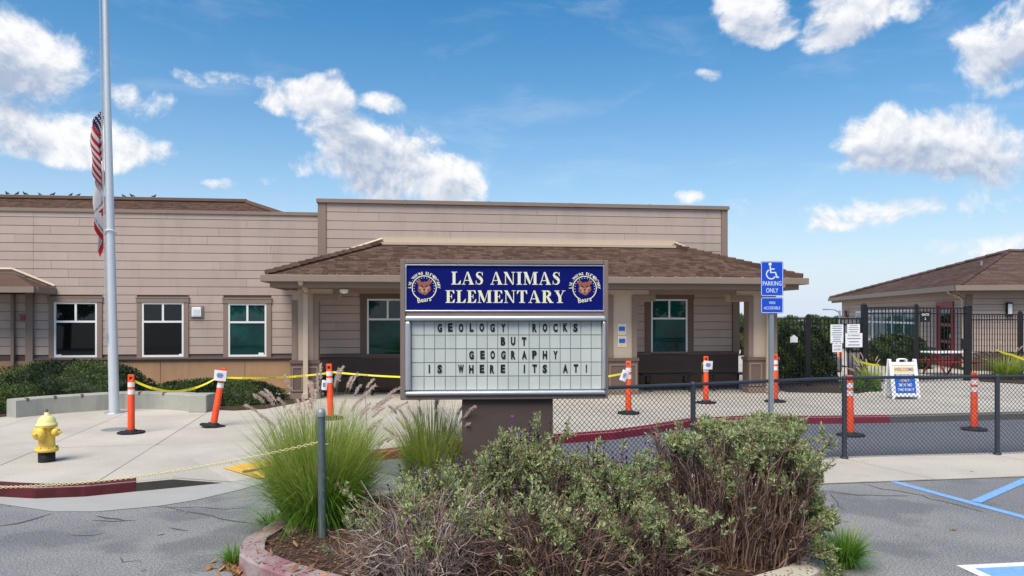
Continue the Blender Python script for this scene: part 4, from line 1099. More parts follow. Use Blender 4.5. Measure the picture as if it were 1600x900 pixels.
# =================================================================== DELINEATOR POSTS
def make_delineator():
    t = empty('delineator_post')
    b = MB(); b.prism([(.21*math.cos(R(22.5+45*k))*1.0, .20*math.sin(R(22.5+45*k))) for k in range(8)], 0, .03); b.lathe([(.10,.029),(.085,.06),(.062,.065)], 14); b.build('base', M['rubber'], t)
    b = MB(); b.tube([(0,0,.045),(0,0,.835),(0,0,.845)], [.055,.049,.042], 16); b.build('tube', M['orange'], t)
    for z in (.635,.755): MB().tube([(0,0,z),(0,0,z+.078)], [.0535,.0525], 16, caps=False).build('reflective_band', M['reflective'], t)
    b = MB(); b.cbox(-.047,-.021,-.026,.026,.84,.95,.008); b.cbox(.021,.047,-.026,.026,.84,.95,.008); b.cbox(-.0465,.0465,-.0255,.0255,.915,.956,.008); b.cbox(-.0465,.0465,-.0255,.0255,.838,.868,.006); b.build('grab_handle', M['orange'], t)
    return t
dl = [(205,677,PZ,0,0,'orange delineator post between the hydrant and the flagpole',.93),(333,666.5,PZ,9,-3,'leaning orange delineator post right of the curved wall',.99),(517,655,PZ,-1.5,3,'orange delineator post behind the tall grass plumes',1.0),
      (982,646.5,PZ,0,0,'orange delineator post nearest the marquee on its right side',1.0),(1103,630,PZ,0,0,'orange delineator post in front of the right porch window',1.0),(1211,628,PZ,0,0,'orange delineator post directly behind the blue parking sign',1.03),
      (1329,681,.004,-1,0,'orange delineator post on the driveway beside the middle fence post',1.0),(1522,672,.004,0,0,'orange delineator post on the driveway at the far right',1.0),
      (1265,578,PZ,0,0,'distant orange delineator post beside the clipped dark bush behind the iron fence',1.0),(1313,573,PZ,0,0,'distant orange delineator post under the fence notices',1.0)]
dproto = None; DEL = []
for (px, py, z, tx, ty, lab, s) in dl:
    o = make_delineator() if dproto is None else copy_tree(dproto)
    if dproto is None: dproto = o
    p = gp(px, py, z); o.location = p; o.rotation_euler = (R(ty), R(tx), random.uniform(-.3,.3)); o.scale = (s,s,s)
    if tx > 5:
        for ch in o.children:
            if ch.name.startswith('base'): pass
    tag(o, lab, 'delineator', 'orange delineator posts'); DEL.append(o)
bpy.context.view_layer.update()
top = lambda o, z=.9: o.matrix_world @ Vector((0,0,z))
# notices tied to posts
def paper(o, z, w, h, dx, ang, lab, m=M['paper']):
    p = o.matrix_world @ Vector((0,0,z)); t = empty('paper_notice', (p.x+dx, p.y-.085, p.z), 0, lab, 'notice'); t.rotation_euler = (R(4), R(ang), R(5))
    b = MB(); nx = 6
    vs = [(-w+2*w*i/nx, -.012*math.sin(math.pi*i/nx), zz) for zz in (-h, h) for i in range(nx+1)]; b.add(vs, [(i, i+1, nx+2+i, nx+1+i) for i in range(nx)], 0, True)
    b.build('sheet', m, t)
    for k, (q, ww) in enumerate(((.35,.45),(.05,.55),(-.25,.4))):
        piece('print_line', M['print_blue'], -w*ww, w*ww, -.0165, -.0150, h*q-.008, h*q+.008, t)
paper(DEL[1], .84, .095, .085, .0, 6, 'white paper notice on the leaning delineator post'); paper(DEL[2], .60, .045, .085, -.07, 5, 'pale pink paper notice on the delineator behind the grass')
paper(DEL[4], .78, .095, .085, .02, 3, 'white paper notice on the delineator before the right porch window'); paper(DEL[3], .70, .06, .10, -.09, 20, 'curled white paper notice on the delineator beside the marquee')
# =================================================================== CAUTION TAPE
def tape(pts, sag, lab, w=.055, n=26, twist=2.2):
    b = MB(); P_ = []
    for i in range(len(pts)-1):
        a, c = Vector(pts[i]), Vector(pts[i+1])
        for k in range(n+(1 if i == len(pts)-2 else 0)):
            f = k/n; p = a.lerp(c, f); p.z -= sag*4*f*(1-f); P_.append(p)
    for k in range(len(P_)-1):
        q = []
        for j in (k, k+1):
            w_ = .6*math.sin(twist*j/len(P_)*math.pi*1.3+.8); d = Vector((0, math.sin(w_), math.cos(w_)))*w/2; q += [P_[j]-d, P_[j]+d]
        b.add([q[0], q[2], q[3], q[1]], [(0,1,2,3)], 0, True)
    o = b.build('caution_tape', M['tape']); tag(o, lab, 'tape', 'yellow caution tape'); return o, P_
t1, P1 = tape([top(DEL[0],.88), top(DEL[1],.86)], .23, 'yellow caution tape sagging between the two delineators near the flagpole', .038)
t2, P2 = tape([top(DEL[1],.80), top(DEL[2],.80)], .04, 'yellow caution tape from the leaning delineator to the one behind the grass', .034)
t3, P3 = tape([top(DEL[2],.82), Vector((-.6,13.0,.82)), Vector((.85,13.1,.80)), top(DEL[3],.62)+Vector((-.05,0,.12))], .05, 'yellow caution tape passing behind the marquee to the right delineator', .034)
pa = top(DEL[4],.86); tape([pa+Vector((-.03,-.06,0)), pa+Vector((-.10,-.07,-.05)), pa+Vector((-.09,-.07,-.55))], .01, 'short end of yellow tape hanging from the delineator before the porch', .04, 8)
# printed CAUTION words on the long spans
def tape_words(o, P_, idxs):
    for i in idxs:
        p, q = P_[i], P_[min(i+1,len(P_)-1)]; d = (q-p)
        x = text_obj('lettering', 'CAUTION', .032, M['black'], o, p+Vector((0,-.045,0)), (math.pi/2, -math.atan2(d.z, d.x), 0), bold=.01)
tape_words(t3, P3, (6,13,20)); tape_words(t2, P2, (6,12,19)); tape_words(t1, P1, (7,17))
tape([at(1328,548,18.9), at(1341,564,18.6), at(1374,571,17.9)], .02, 'yellow tape running from the fence notice down to the small grass clump', .06, 10)
tape([at(1556,546,19.2), at(1580,554,18.6), at(1640,573,17.6)], .02, 'yellow tape stretched past the grass clump at the far right', .06, 10)
# =================================================================== BOLLARD AND CHAIN
bp_ = gp(504,845,IZ); bo = empty('chain_post', (bp_.x, bp_.y, 0), 0, 'slate grey steel post with domed cap rising from the mulch', 'post')
zt_ = CAMZ-(645-HZ)/F*bp_.y
bo_s = MB(); bo_s.tube([(0,0,.02),(-.012,0,zt_)], [.032,.031], 16); bo_s.build('post', M['slate_post'], bo)
MB().lathe([(.036,-.03),(.037,-.005),(.031,.022),(.015,.034),(.001,.037)], 14, 0, (-.012,0,zt_)).build('cap', M['galv'], bo)
MB().tube([(.02,-.0,zt_-.25),(.055,-.02,zt_-.25)], .008, 6).build('hook', M['galv'], bo)
ca0 = Vector((bp_.x-.03, bp_.y, zt_-.235)); ca1 = gp(-90,765,.30); ca1 = at(-40,762,6.9)
ch = MB(); Lc = (ca1-ca0).length; nl = int(Lc/.030)
for k in range(nl):
    f = k/nl; p = ca0.lerp(ca1, f); p.z -= .32*4*f*(1-f)*.28; d = (ca1-ca0).normalized(); d = (d+Vector((0,0,-.32*.28*4*(1-2*f)/Lc))).normalized()
    sd_ = d.cross(Vector((0,0,1))).normalized(); up_ = sd_.cross(d); w = (sd_ if k % 2 else up_)
    ring = [p+d*(.021*math.cos(2*math.pi*j/8))+w*(.0105*math.sin(2*math.pi*j/8)) for j in range(9)]
    ch.tube(ring, .0030, 4, caps=False)
tag(ch.build('plastic_chain', M['chain']), 'yellowed plastic chain hanging from the grey post across the left pavement', 'chain')
# =================================================================== CHAIN-LINK FENCE
FH = 1.075
fence = empty('chain_link_fence', (fence_pts[0].x, fence_pts[0].y, 0), 0, 'low black chain link fence between the walkway and the driveway', 'fence')
fo = fence.location
rail = MB(); rail.tube([(p.x-fo.x, p.y-fo.y, FH) for p in dense(fence_pts, .3)], .021, 8); rail.build('top_rail', M['vinyl_black'], fence)
for i, p in enumerate(fence_pts):
    b = MB(); b.tube([(p.x-fo.x, p.y-fo.y, -.02),(p.x-fo.x, p.y-fo.y, FH+.01)], .031, 12); b.lathe([(.034,-.02),(.035,.0),(.022,.02),(.001,.024)], 12, 0, (p.x-fo.x, p.y-fo.y, FH+.012)); b.lathe([(.05,.0),(.05,.02),(.038,.024)], 12, 0, (p.x-fo.x, p.y-fo.y, .018)); b.build('post', M['vinyl_black'], fence)
V = []; Fq = []
def wire(a, c, r=.0034):
    d = (c-a).normalized(); u = d.cross(Vector((.3,-1,.1))).normalized(); v = d.cross(u); o = len(V)
    for q in (a, c):
        for k in range(3): w = 2*math.pi*k/3; V.append(tuple(q+u*(r*math.cos(w))+v*(r*math.sin(w))))
    for k in range(3): Fq.append((o+k, o+(k+1) % 3, o+3+(k+1) % 3, o+3+k))
fd = dense(fence_pts, .3); MS = .0605; z0f, z1f = .035, FH-.02
cum = [0]
for a, c in zip(fd[:-1], fd[1:]): cum.append(cum[-1]+(c-a).length)
def along(s):
    s = max(0, min(cum[-1], s)); i = min(len(cum)-2, max(0, int(np.searchsorted(cum, s))-1)); f = (s-cum[i])/(cum[i+1]-cum[i]); p = fd[i].lerp(fd[i+1], f); return p
hh = z1f-z0f
for k in range(int((cum[-1]+hh)/MS)+1):
    for sg in (1,-1):
        s0 = k*MS-(hh if sg == 1 else 0); s1 = s0+sg*hh*1.0 if sg == 1 else s0-hh
        za, zb_ = z0f, z1f; sa, sb_ = s0, s1
        # clip to the fence ends
        def cz(s): return z0f+abs(s-s0)
        lo, hi = min(sa, sb_), max(sa, sb_)
        clo, chi = max(lo, 0), min(hi, cum[-1])
        if chi-clo < .02: continue
        nseg = max(1, int((chi-clo)/.35)); prev = None
        for j in range(nseg+1):
            s = clo+(chi-clo)*j/nseg; p = along(s); q = Vector((p.x-fo.x, p.y-fo.y+.024*sg*.12, cz(s)))
            if prev is not None: wire(prev, q)
            prev = q
mo = obj_np('chain_link_mesh', V, Fq, M['vinyl_black'], fence); mo['kind'] = 'stuff'
# =================================================================== A-FRAME
af = gp(1409,623,PZ); kA = af.y/F; ab = empty('a_frame_sign', af, R(4), 'white plastic A-frame sign with a yellow and blue welcome poster', 'sign')
hA = (623-560)*kA; wA = 22.5*kA
def a_panel(sgn):
    mx = Matrix.Rotation(R(-10*sgn) if sgn > 0 else R(10), 4, 'X'); mx = Matrix.Translation((0, -.17 if sgn > 0 else .17, 0)) @ mx
    b = MB(); b.cbox(-wA, -wA+.055, -.02, .02, 0, hA, .012, 0, mx); b.cbox(wA-.055, wA, -.02, .02, 0, hA, .012, 0, mx); b.cbox(-wA+.055, wA-.055, -.019, .019, hA*.84, hA*.92, .01, 0, mx); b.cbox(-wA+.055, wA-.055, -.019, .019, .06, .115, .01, 0, mx); b.box(-wA+.055, wA-.055, -.006, .012, .115, hA*.84, 0, mx)
    b.tube([mx @ Vector(p) for p in ((-.09,0,hA*.90),(-.09,0,hA*.985),(-.05,0,hA),(.05,0,hA),(.09,0,hA*.985),(.09,0,hA*.90))], .017, 6)
    return b.build('panel', M['plastic_white'], ab), mx
pnl, mxA = a_panel(1); a_panel(-1)
wp_ = wA-.07
def on_panel(name, x0, x1, z0, z1, m, d):
    return MB().box(x0, x1, d-.002, d, z0, z1, 0, mxA).build(name, m, pnl)
on_panel('poster', -wp_, wp_, .115, hA*.825, M['plastic_white'], -.0085); on_panel('poster_yellow', -wp_*.94, wp_*.94, hA*.655, hA*.81, M['banner_yellow'], -.012); on_panel('poster_blue', -wp_*.94, wp_*.94, .135, hA*.63, M['banner_blue'], -.012)
rotA = mxA.to_euler()
for (tx, zf, sz_, mm) in (('WELCOME',.735,.10,M['print_blue']),('STUDENTS',.575,.088,M['plastic_white']),('- ONLY -',.465,.075,M['banner_yellow']),('BEYOND',.355,.085,M['plastic_white']),('THIS POINT',.24,.08,M['plastic_white'])):
    p = mxA @ Vector((0,-.0165,hA*zf)); text_obj('lettering', tx, sz_, mm, pnl, p, (math.pi/2+rotA.x, 0, 0), bold=.02, xs=.88)
# =================================================================== IRON FENCE AND GATE
def fence_run(root, a, c, h, zb=.08, spacing=.115, double=True):
    """a, c world XY; rails + pickets as parts of root (root at origin a)"""
    o = root.location; d = (c-a); L = d.length; ang = math.atan2(d.y, d.x)
    mx = Matrix.Translation((a.x-o.x, a.y-o.y, 0)) @ Matrix.Rotation(ang, 4, 'Z')
    for z in ([zb, h-.04, h-.19] if double else [zb, h-.04]): MB().box(0, L, -.018, .018, z-.018, z+.018, 0, mx).build('rail', M['black_iron'], root)
    n = int(L/spacing)
    for k in range(1, n):
        p = a+d*(k/n); piece('picket', M['black_iron'], p.x-o.x-.0085, p.x-o.x+.0085, p.y-o.y-.0085, p.y-o.y+.0085, zb-.05, h-.022, root, ang)
def fpost(root, p, h, r=.045):
    o = root.location; b = MB(); b.box(p.x-o.x-r, p.x-o.x+r, p.y-o.y-r, p.y-o.y+r, -.05, h); b.lathe([(r*1.5,0),(r*1.3,.02),(.001,.05)], 4, 0, (p.x-o.x, p.y-o.y, h), smooth=False); b.build('post', M['black_iron'], root)
def fw_(px, Y): p = at(px, 500, Y); return Vector((p.x, p.y))
q0, q1, q2, q3, q4, q5, q6 = fw_(1190,18.0), fw_(1263,18.5), fw_(1350,19.0), fw_(1432,19.6), fw_(1512,20.2), fw_(1594,21.2), fw_(1690,22.2)
hF1 = 1.74; hG = 2.02; hR = 1.85
fA = empty('iron_fence', (q0.x,q0.y,PZ), 0, 'black iron picket fence left of the gate, carrying the white notices', 'fence')
fence_run(fA, q0, q1, hF1); fence_run(fA, q1, q2, hF1); fpost(fA, q1, hF1+.03)
fG = empty('iron_gate', (q2.x,q2.y,PZ), 0, 'tall black iron double gate with square posts', 'gate')
fence_run(fG, q2, q3, hG); fence_run(fG, q3, q4, hG)
for p, r in ((q2,.06),(q3,.04),(q4,.075)): fpost(fG, p, hG+.03, r)
lt = MB(); lt.cbox(-.06,.06,-.06,.06,.85,1.15,.01); lo_ = lt.build('latch_box', M['black_iron'], fG); lo_.location = (q4.x-q2.x-.12, q4.y-q2.y-.02, 0)
fB = empty('iron_fence', (q4.x,q4.y,PZ), 0, 'black iron picket fence right of the gate', 'fence')
fence_run(fB, q4+Vector((.1,.02)), q5, hR); fence_run(fB, q5, q6, hR); fpost(fB, q5, hR+.03); fpost(fB, q6, hR+.03)
def fsign(px0, px1, py0, py1, Y, lines, lab, m=M['plastic_white'], house=False):
    a, c = at(px0, py1, Y), at(px1, py0, Y); w, h = (c.x-a.x)/2, (c.z-a.z)/2
    t = empty('fence_notice', ((a.x+c.x)/2, Y, (a.z+c.z)/2), R(6), lab, 'notice')
    poly = [(-w,-h),(w,-h),(w,h),(-w,h)] if not house else [(-w,-h),(w,-h),(w,h*.25),(0,h),(-w,h*.25)]
    MB().prism(poly, 0, .006, 0, RX).build('plate', m, t)
    for k, tx in enumerate(lines):
        if tx[0] == '~':          # print too small to read: plain lines of type
            zc_ = h-2*h*(k+.75)/(len(lines)+.5); ww = w*(.55+.25*random.random()); piece('print_line', M['print_grey'], -ww, ww, -.0085, -.0065, zc_-h*.10*5/(len(lines)+2)*.7, zc_+h*.10*5/(len(lines)+2)*.7, t); continue
        text_obj('lettering', tx, 2*h/(len(lines)+.6)*.80, M['print_grey'] if m is not M['black'] else M['plastic_white'], t, (0,-.0085,h-2*h*(k+.75)/(len(lines)+.5)), bold=.012, xs=.62 if len(lines) > 2 or m is not M['black'] else 1.0)
fsign(1297,1318,507,536,18.6,['~']*8,'larger left white notice with lines of small print on the iron fence')
fsign(1300,1316,537,550,18.6,['NO DOGS','ALLOWED'],'small white notice below the left notice on the iron fence')
fsign(1323,1344,506.5,520,18.75,['~']*4,'upper right white notice on the iron fence')
fsign(1320,1348,520.5,542.5,18.7,['NO TRESPASSING','~','~','~'],'wide right white notice with large print on the iron fence')
fsign(1234.5,1246.5,523,535,18.2,[],'small white house-shaped plate in front of the clipped bush',house=True)
g2 = fsign(1436,1455,487,503,19.55,['GATE','2'],'black gate sign with white letters on the iron gate',m=M['black'])
# =================================================================== CLASSROOM BUILDING (right)
Cc = Vector((14.76,23.8)); Lc_ = Vector((18.4,42.5)); d1 = (Lc_-Cc).normalized(); d2 = Vector((d1.y,-d1.x)); LW = (Lc_-Cc).length
cls = empty('classroom_building', (Cc.x,Cc.y,PZ), math.atan2(d1.y,d1.x), 'low classroom building with brown hip roof and red door behind the iron gate', 'building')
# local x runs along the left face into depth; local -y runs along the front face to the right
EZ = 2.62; 
def cloc(px, py):
    """pixel -> (x along left face, z)"""
    r = ray(px, py); s = (Cc.x*d1.y-Cc.y*d1.x)/(r.x*d1.y-r.y*d1.x); p = Vector((r.x*s, s)); return (p-Cc).dot(d1), CAMZ+r.z*s-PZ
wl = MB(); wl.box(0, LW-2.6, -.25, -.02, -.1, EZ); wl.box(0.02, .25, -14, -.251, -.1, EZ); wall_c = wl.build('wall', M['siding_back'], cls)
wx1, wz0 = cloc(1350,534); wx0, _ = cloc(1431,534); wz1 = cloc(1390,484.5)[1]; wz0 = .62
dx1, _ = cloc(1466,500); dx0, _ = cloc(1489,500)
wsill = wz0-.03
for k in range(13):
    za = wsill+.02+k*.19
    if za+.19 > EZ: break
    spans = [(0.0, LW-2.6)]
    zc = za+.1
    hs = []
    if zc < wz1: hs.append((wx0-.12, wx1+.12))
    if zc < 2.1: hs.append((dx0-.1, dx1+.1))
    for (h0, h1) in hs: spans = [s for (p, q) in spans for s in ((p, min(q,h0)), (max(p,h1), q)) if s[1]-s[0] > .05]
    for (p, q) in spans: piece('siding_board', M['siding'], p, q, -.019, .004, za+.01, za+.188, wall_c)
    piece('siding_board', M['siding'], -.006, .019, -14, -.03, za+.01, za+.188, wall_c)
for (p, q) in ((0, dx0-.1), (dx1+.1, LW-2.6)): piece('wainscot_panel', M['brown'], p, q, -.019, .012, -.02, wsill, wall_c)
piece('wainscot_panel', M['brown'], -.014, .019, -14, -.03, -.02, wsill, wall_c)
MB().box(-.02,.12,-.12,.02,-.02,EZ).build('corner_board', M['taupe'], cls)
wn_ = MB(); wn_.box(wx0-.12, wx1+.12, -.018, .035, wz1, wz1+.14); wn_.box(wx0-.12, wx0, -.018, .03, wz0, wz1); wn_.box(wx1, wx1+.12, -.018, .03, wz0, wz1); wn_.box(wx0-.12, wx1+.12, -.018, .05, wz0-.08, wz0)
wwin = wn_.build('window', M['taupe'], cls); nP = 5; fr_ = MB(); ztm = wz0+(wz1-wz0)*.62
for k in range(nP+1): xx = wx0+(wx1-wx0)*k/nP; fr_.box(xx-.05, xx+.05, -.015, .025, wz0, wz1)
for z in (wz0+.03, ztm, wz1-.03): fr_.box(wx0, wx1, -.014, .022, z-.04, z+.04)
fr_.build('frame', M['win_white'], wwin)
for k in range(nP):
    xa, xb = wx0+(wx1-wx0)*k/nP+.05, wx0+(wx1-wx0)*(k+1)/nP-.05
    piece('pane', M['glass_blue'], xa, xb, -.016, -.006, wz0+.07, ztm-.04, wwin); piece('pane', M['glass_blue'], xa, xb, -.016, -.006, ztm+.04, wz1-.07, wwin)
# far small window near the building's far end
sx0, _ = cloc(1346,500); sx1, _ = cloc(1338,500)
fwz = cloc(1342,486)[1]; b = MB(); b.box(sx0, sx1, -.018, .03, 1.05, fwz); w2 = b.build('window', M['win_white'], cls); piece('pane', M['glass_blue'], sx0+.1, sx1-.1, .031, .036, 1.15, fwz-.1, w2)
dr = MB(); dr.box(dx0-.1, dx0, -.018, .05, 0, 2.12); dr.box(dx1, dx1+.1, -.018, .05, 0, 2.12); dr.box(dx0-.1, dx1+.1, -.018, .05, 2.12, 2.25); dr.box(dx0, dx1, -.018, .01, 0, 2.12)
door = dr.build('door', M['red_paint'], cls)
for k in range(3): piece('pane', M['glass_dark'], dx0+.22, dx1-.22, .011, .018, .35+k*.58, .82+k*.58, door)
MB().tube([(dx0+.1,.05,1.0),(dx0+.1,.05,1.15)], .02, 6).build('handle', M['silver'], door)
AP = Vector((7.1,-4.17)); apz = 4.36; E0 = Vector((-.55,.5)); E1 = Vector((LW-2.2,.5)); ov = .5
ap = (AP.x, AP.y, apz); e0_, e1_ = (E0.x,E0.y,EZ+.1), (E1.x,E1.y,EZ+.1); fr1 = (E0.x,-14.5,EZ+.1); rg1 = (AP.x,-12,apz)
rf_ = MB(); rf_.add([tb_(e1_), tb_(e0_), tb_(ap)], [(0,1,2)]); rf_.add([tb_(e0_), tb_(fr1), tb_(rg1), tb_(ap)], [(0,1,2,3)]); rf_.add([tb_(ap), tb_(rg1), (LW-2.2,-14.5,EZ+.08), tb_(e1_)], [(0,1,2,3)])
rf_.add([tb_(e0_,-.1), tb_(e1_,-.1), (LW-2.2,-14.5,EZ), tb_(fr1,-.1)], [(0,1,2,3)])
croof = rf_.build('roof', M['shingle_far'], cls)
shingles('shingles', e1_, e0_, ap, ap, croof, M['shingle_far'], ex=.2, wid=.5); shingles('shingles', fr1, e0_, ap, rg1, croof, M['shingle_far'], ex=.2, wid=.5)
for (a, c) in ((e0_, ap), (e1_, ap), (ap, rg1)):
    a, c = Vector(a), Vector(c); n = max(6, int((c-a).length/.5)); hc = MB()
    for k in range(n): p, q = a.lerp(c, k/n), a.lerp(c, (k+1.15)/n); hc.tube([p+Vector((0,0,.045)), q+Vector((0,0,.02))], .09, 5, smooth=False)
    hc.build('hip_cap', M['shingle_far'], croof)
gt = MB(); gt.box(E0.x-.1, E1.x, .5, .62, EZ-.05, EZ+.12); gt.box(E0.x-.12, E0.x, -14.5, .62, EZ-.05, EZ+.118); gt.build('gutter', M['gutter_metal'], croof)
gt = MB(); gt.box(E0.x+.06, E1.x, .40, .44, EZ-.16, EZ); gt.box(E0.x+.06, E0.x+.10, -14.5, .39, EZ-.16, EZ); gt.build('fascia', M['taupe'], croof)
vp = MB(); vp.tube([(4.6,-2.2,3.4),(4.6,-2.2,3.85)], .05, 8); vp.build('vent_pipe', M['galv'], croof)
xd, _ = cloc(1511,500); dsp = MB(); dsp.box(.18,.29,.02,.11,.1,EZ-.3); dsp.tube([(.235,.065,EZ-.32),(.235,.2,EZ-.22),(.235,.5,EZ-.08),(.235,.55,EZ)], .05, 6, smooth=False); dsp.build('downspout', M['tan'], cls)
wlm = MB(); wlm.cbox(-.13,-.015,-1.25,-1.07,1.75,2.2,.01); l_o = wlm.build('wall_lamp', M['black'], cls); MB().box(-.14,-.131,-1.22,-1.10,1.8,2.15).build('diffuser', M['lamp_glass'], l_o)
sgx = MB(); xh, zh = cloc(1326,488); sgx.tube([(xh,.03,zh-.2),(xh,.14,zh-.2),(xh,.14,zh+.1)], .08, 6); sgx.build('wall_lamp', M['trim_dark'], cls)
# small canopy on the front face at the right edge of the view
cnp = MB(); cnp.box(-1.0,-.13,-9,-2.0,EZ-.18,EZ-.02); cnp.add([(-1.1,-1.9,EZ-.02),(-1.1,-9,EZ-.02),(.4,-9,EZ+.42),(.4,-1.9,EZ+.42)], [(0,1,2,3)]); cnp.build('canopy', M['shingle_far'], cls)
# red-framed picnic table behind the gate
tp = at(1480,556,22.0); tp = Vector((tp.x, 22.0, PZ)); tbl = empty('picnic_table', tp, R(8), 'picnic table with white top and red frame in front of the red door', 'table')
MB().cbox(-.62,.62,-.35,.35,.66,.71,.015).build('table_top', M['plastic_white'], tbl)
for s in (-1,1):
    MB().cbox(-.6,.6,s*.62-.12,s*.62+.12,.40,.44,.012).build('seat', M['red_paint'], tbl)
    b = MB(); b.tube([(s*.42,-.5,0),(s*.42,0,.65),(s*.42,.5,0)], .03, 6); b.tube([(s*.42,-.62,.39),(s*.42,.62,.39)], .025, 6); b.build('leg', M['red_paint'], tbl)
# bins and bags beyond the fence
bn_ = at(1337,560,21.5); bin_ = empty('litter_bin', (bn_.x,21.5,PZ), 0, 'dark grey litter bin behind the white notices', 'bin')
MB().lathe([(.001,0),(.22,0),(.25,.75),(.001,.75)], 16).build('body', M['bag_grey'], bin_); MB().lathe([(.27,.74),(.27,.80),(.2,.88),(.001,.9)], 16).build('lid', M['black'], bin_)
for (px, Y, m, s, lab) in ((1283,23.5,'bag_pink',1.0,'pink backpack on the ground behind the iron fence'),(1297,23.8,'bag_blue',1.15,'blue backpack standing behind the left fence notice'),(1306,23.2,'bag_grey',1.05,'grey backpack beside the blue backpack behind the fence'),(1274,23.9,'bag_blue',.8,'small blue backpack next to the pink one behind the fence')):
    p = at(px, 560, Y); t = empty('backpack', (p.x,Y,PZ), random.uniform(-.5,.5), lab, 'backpack', 'backpacks behind the fence'); t.scale = (s,s,s)
    MB().cbox(-.17,.17,-.10,.12,0,.46,.07).build('body', M[m], t); MB().cbox(-.12,.12,-.17,-.09,.04,.24,.035).build('pocket', M[m], t); MB().tube([(-.04,.05,.45),(0,.05,.52),(.04,.05,.45)], .012, 5).build('handle', M['black'], t)
# street lamp far away
sl = at(1312,487,60); lamp = empty('street_lamp', (sl.x,60,0), 0, 'distant grey street lamp with a curved arm above the bushes', 'street lamp')
b = MB(); zt__ = CAMZ+(HZ-487)/F*60; b.tube([(0,0,0),(0,0,zt__+.1)], [.12,.08], 8); b.tube([(0,0,zt__-.1),(-.4,0,zt__+.15),(-.95,0,zt__+.2)], [.05,.045,.04], 6); b.build('pole', M['galv'], lamp); MB().cbox(-1.35,-.9,-.12,.12,zt__+.13,zt__+.24,.03).build('head', M['galv'], lamp)
# =================================================================== VEGETATION
def tubes3(paths, n=3):
    """list of (pts Nx3, r0, r1) -> V, F (quads)"""
    Vs = []; Fs = []; off = 0; ang = 2*np.pi*np.arange(n)/n; ca, sa = np.cos(ang), np.sin(ang)
    for (p, r0, r1) in paths:
        p = np.asarray(p, float); m = len(p); t = np.gradient(p, axis=0); t /= np.linalg.norm(t, axis=1, keepdims=True)+1e-9
        ref = np.array([.31,.87,.38]) if abs(t[0].dot([.31,.87,.38])) < .92 else np.array([1.,0,0])
        u = np.cross(t, ref); u /= np.linalg.norm(u, axis=1, keepdims=True)+1e-9; v = np.cross(t, u); r = np.linspace(r0, r1, m)[:,None,None]
        ring = p[:,None,:]+r*(u[:,None,:]*ca[None,:,None]+v[:,None,:]*sa[None,:,None]); Vs.append(ring.reshape(-1,3))
        i = np.arange(m-1)[:,None]*n; k = np.arange(n)[None,:]; k2 = (k+1) % n
        Fs.append(np.stack([i+k, i+k2, i+n+k2, i+n+k], -1).reshape(-1,4)+off); off += m*n
    return np.concatenate(Vs), np.concatenate(Fs)
def unit(a): return a/(np.linalg.norm(a, axis=-1, keepdims=True)+1e-9)
def leaf_quads(P, D, length, width, rng, fold=.25):
    """diamond leaves: base P, direction D, per-leaf length/width"""
    N = len(P); D = unit(D); rnd = unit(rng.normal(size=(N,3))); S = unit(np.cross(D, rnd)); Nn = np.cross(S, D)
    L = np.asarray(length).reshape(-1,1)*np.ones((N,1)); W = np.asarray(width).reshape(-1,1)*np.ones((N,1))
    mid = P+D*L*.5+Nn*L*fold*.25
    V = np.stack([P, mid+S*W*.5, P+D*L, mid-S*W*.5], 1).reshape(-1,3); Fq = np.arange(N*4).reshape(-1,4)
    return V, Fq
def hashn(p, f, s):
    return np.sin(p[:,0]*f*1.7+s)*np.sin(p[:,1]*f*1.3+s*2.1)*np.sin(p[:,2]*f*1.9+s*.7)+.5*np.sin(p[:,0]*f*3.1+p[:,2]*f*2.7+s*3)
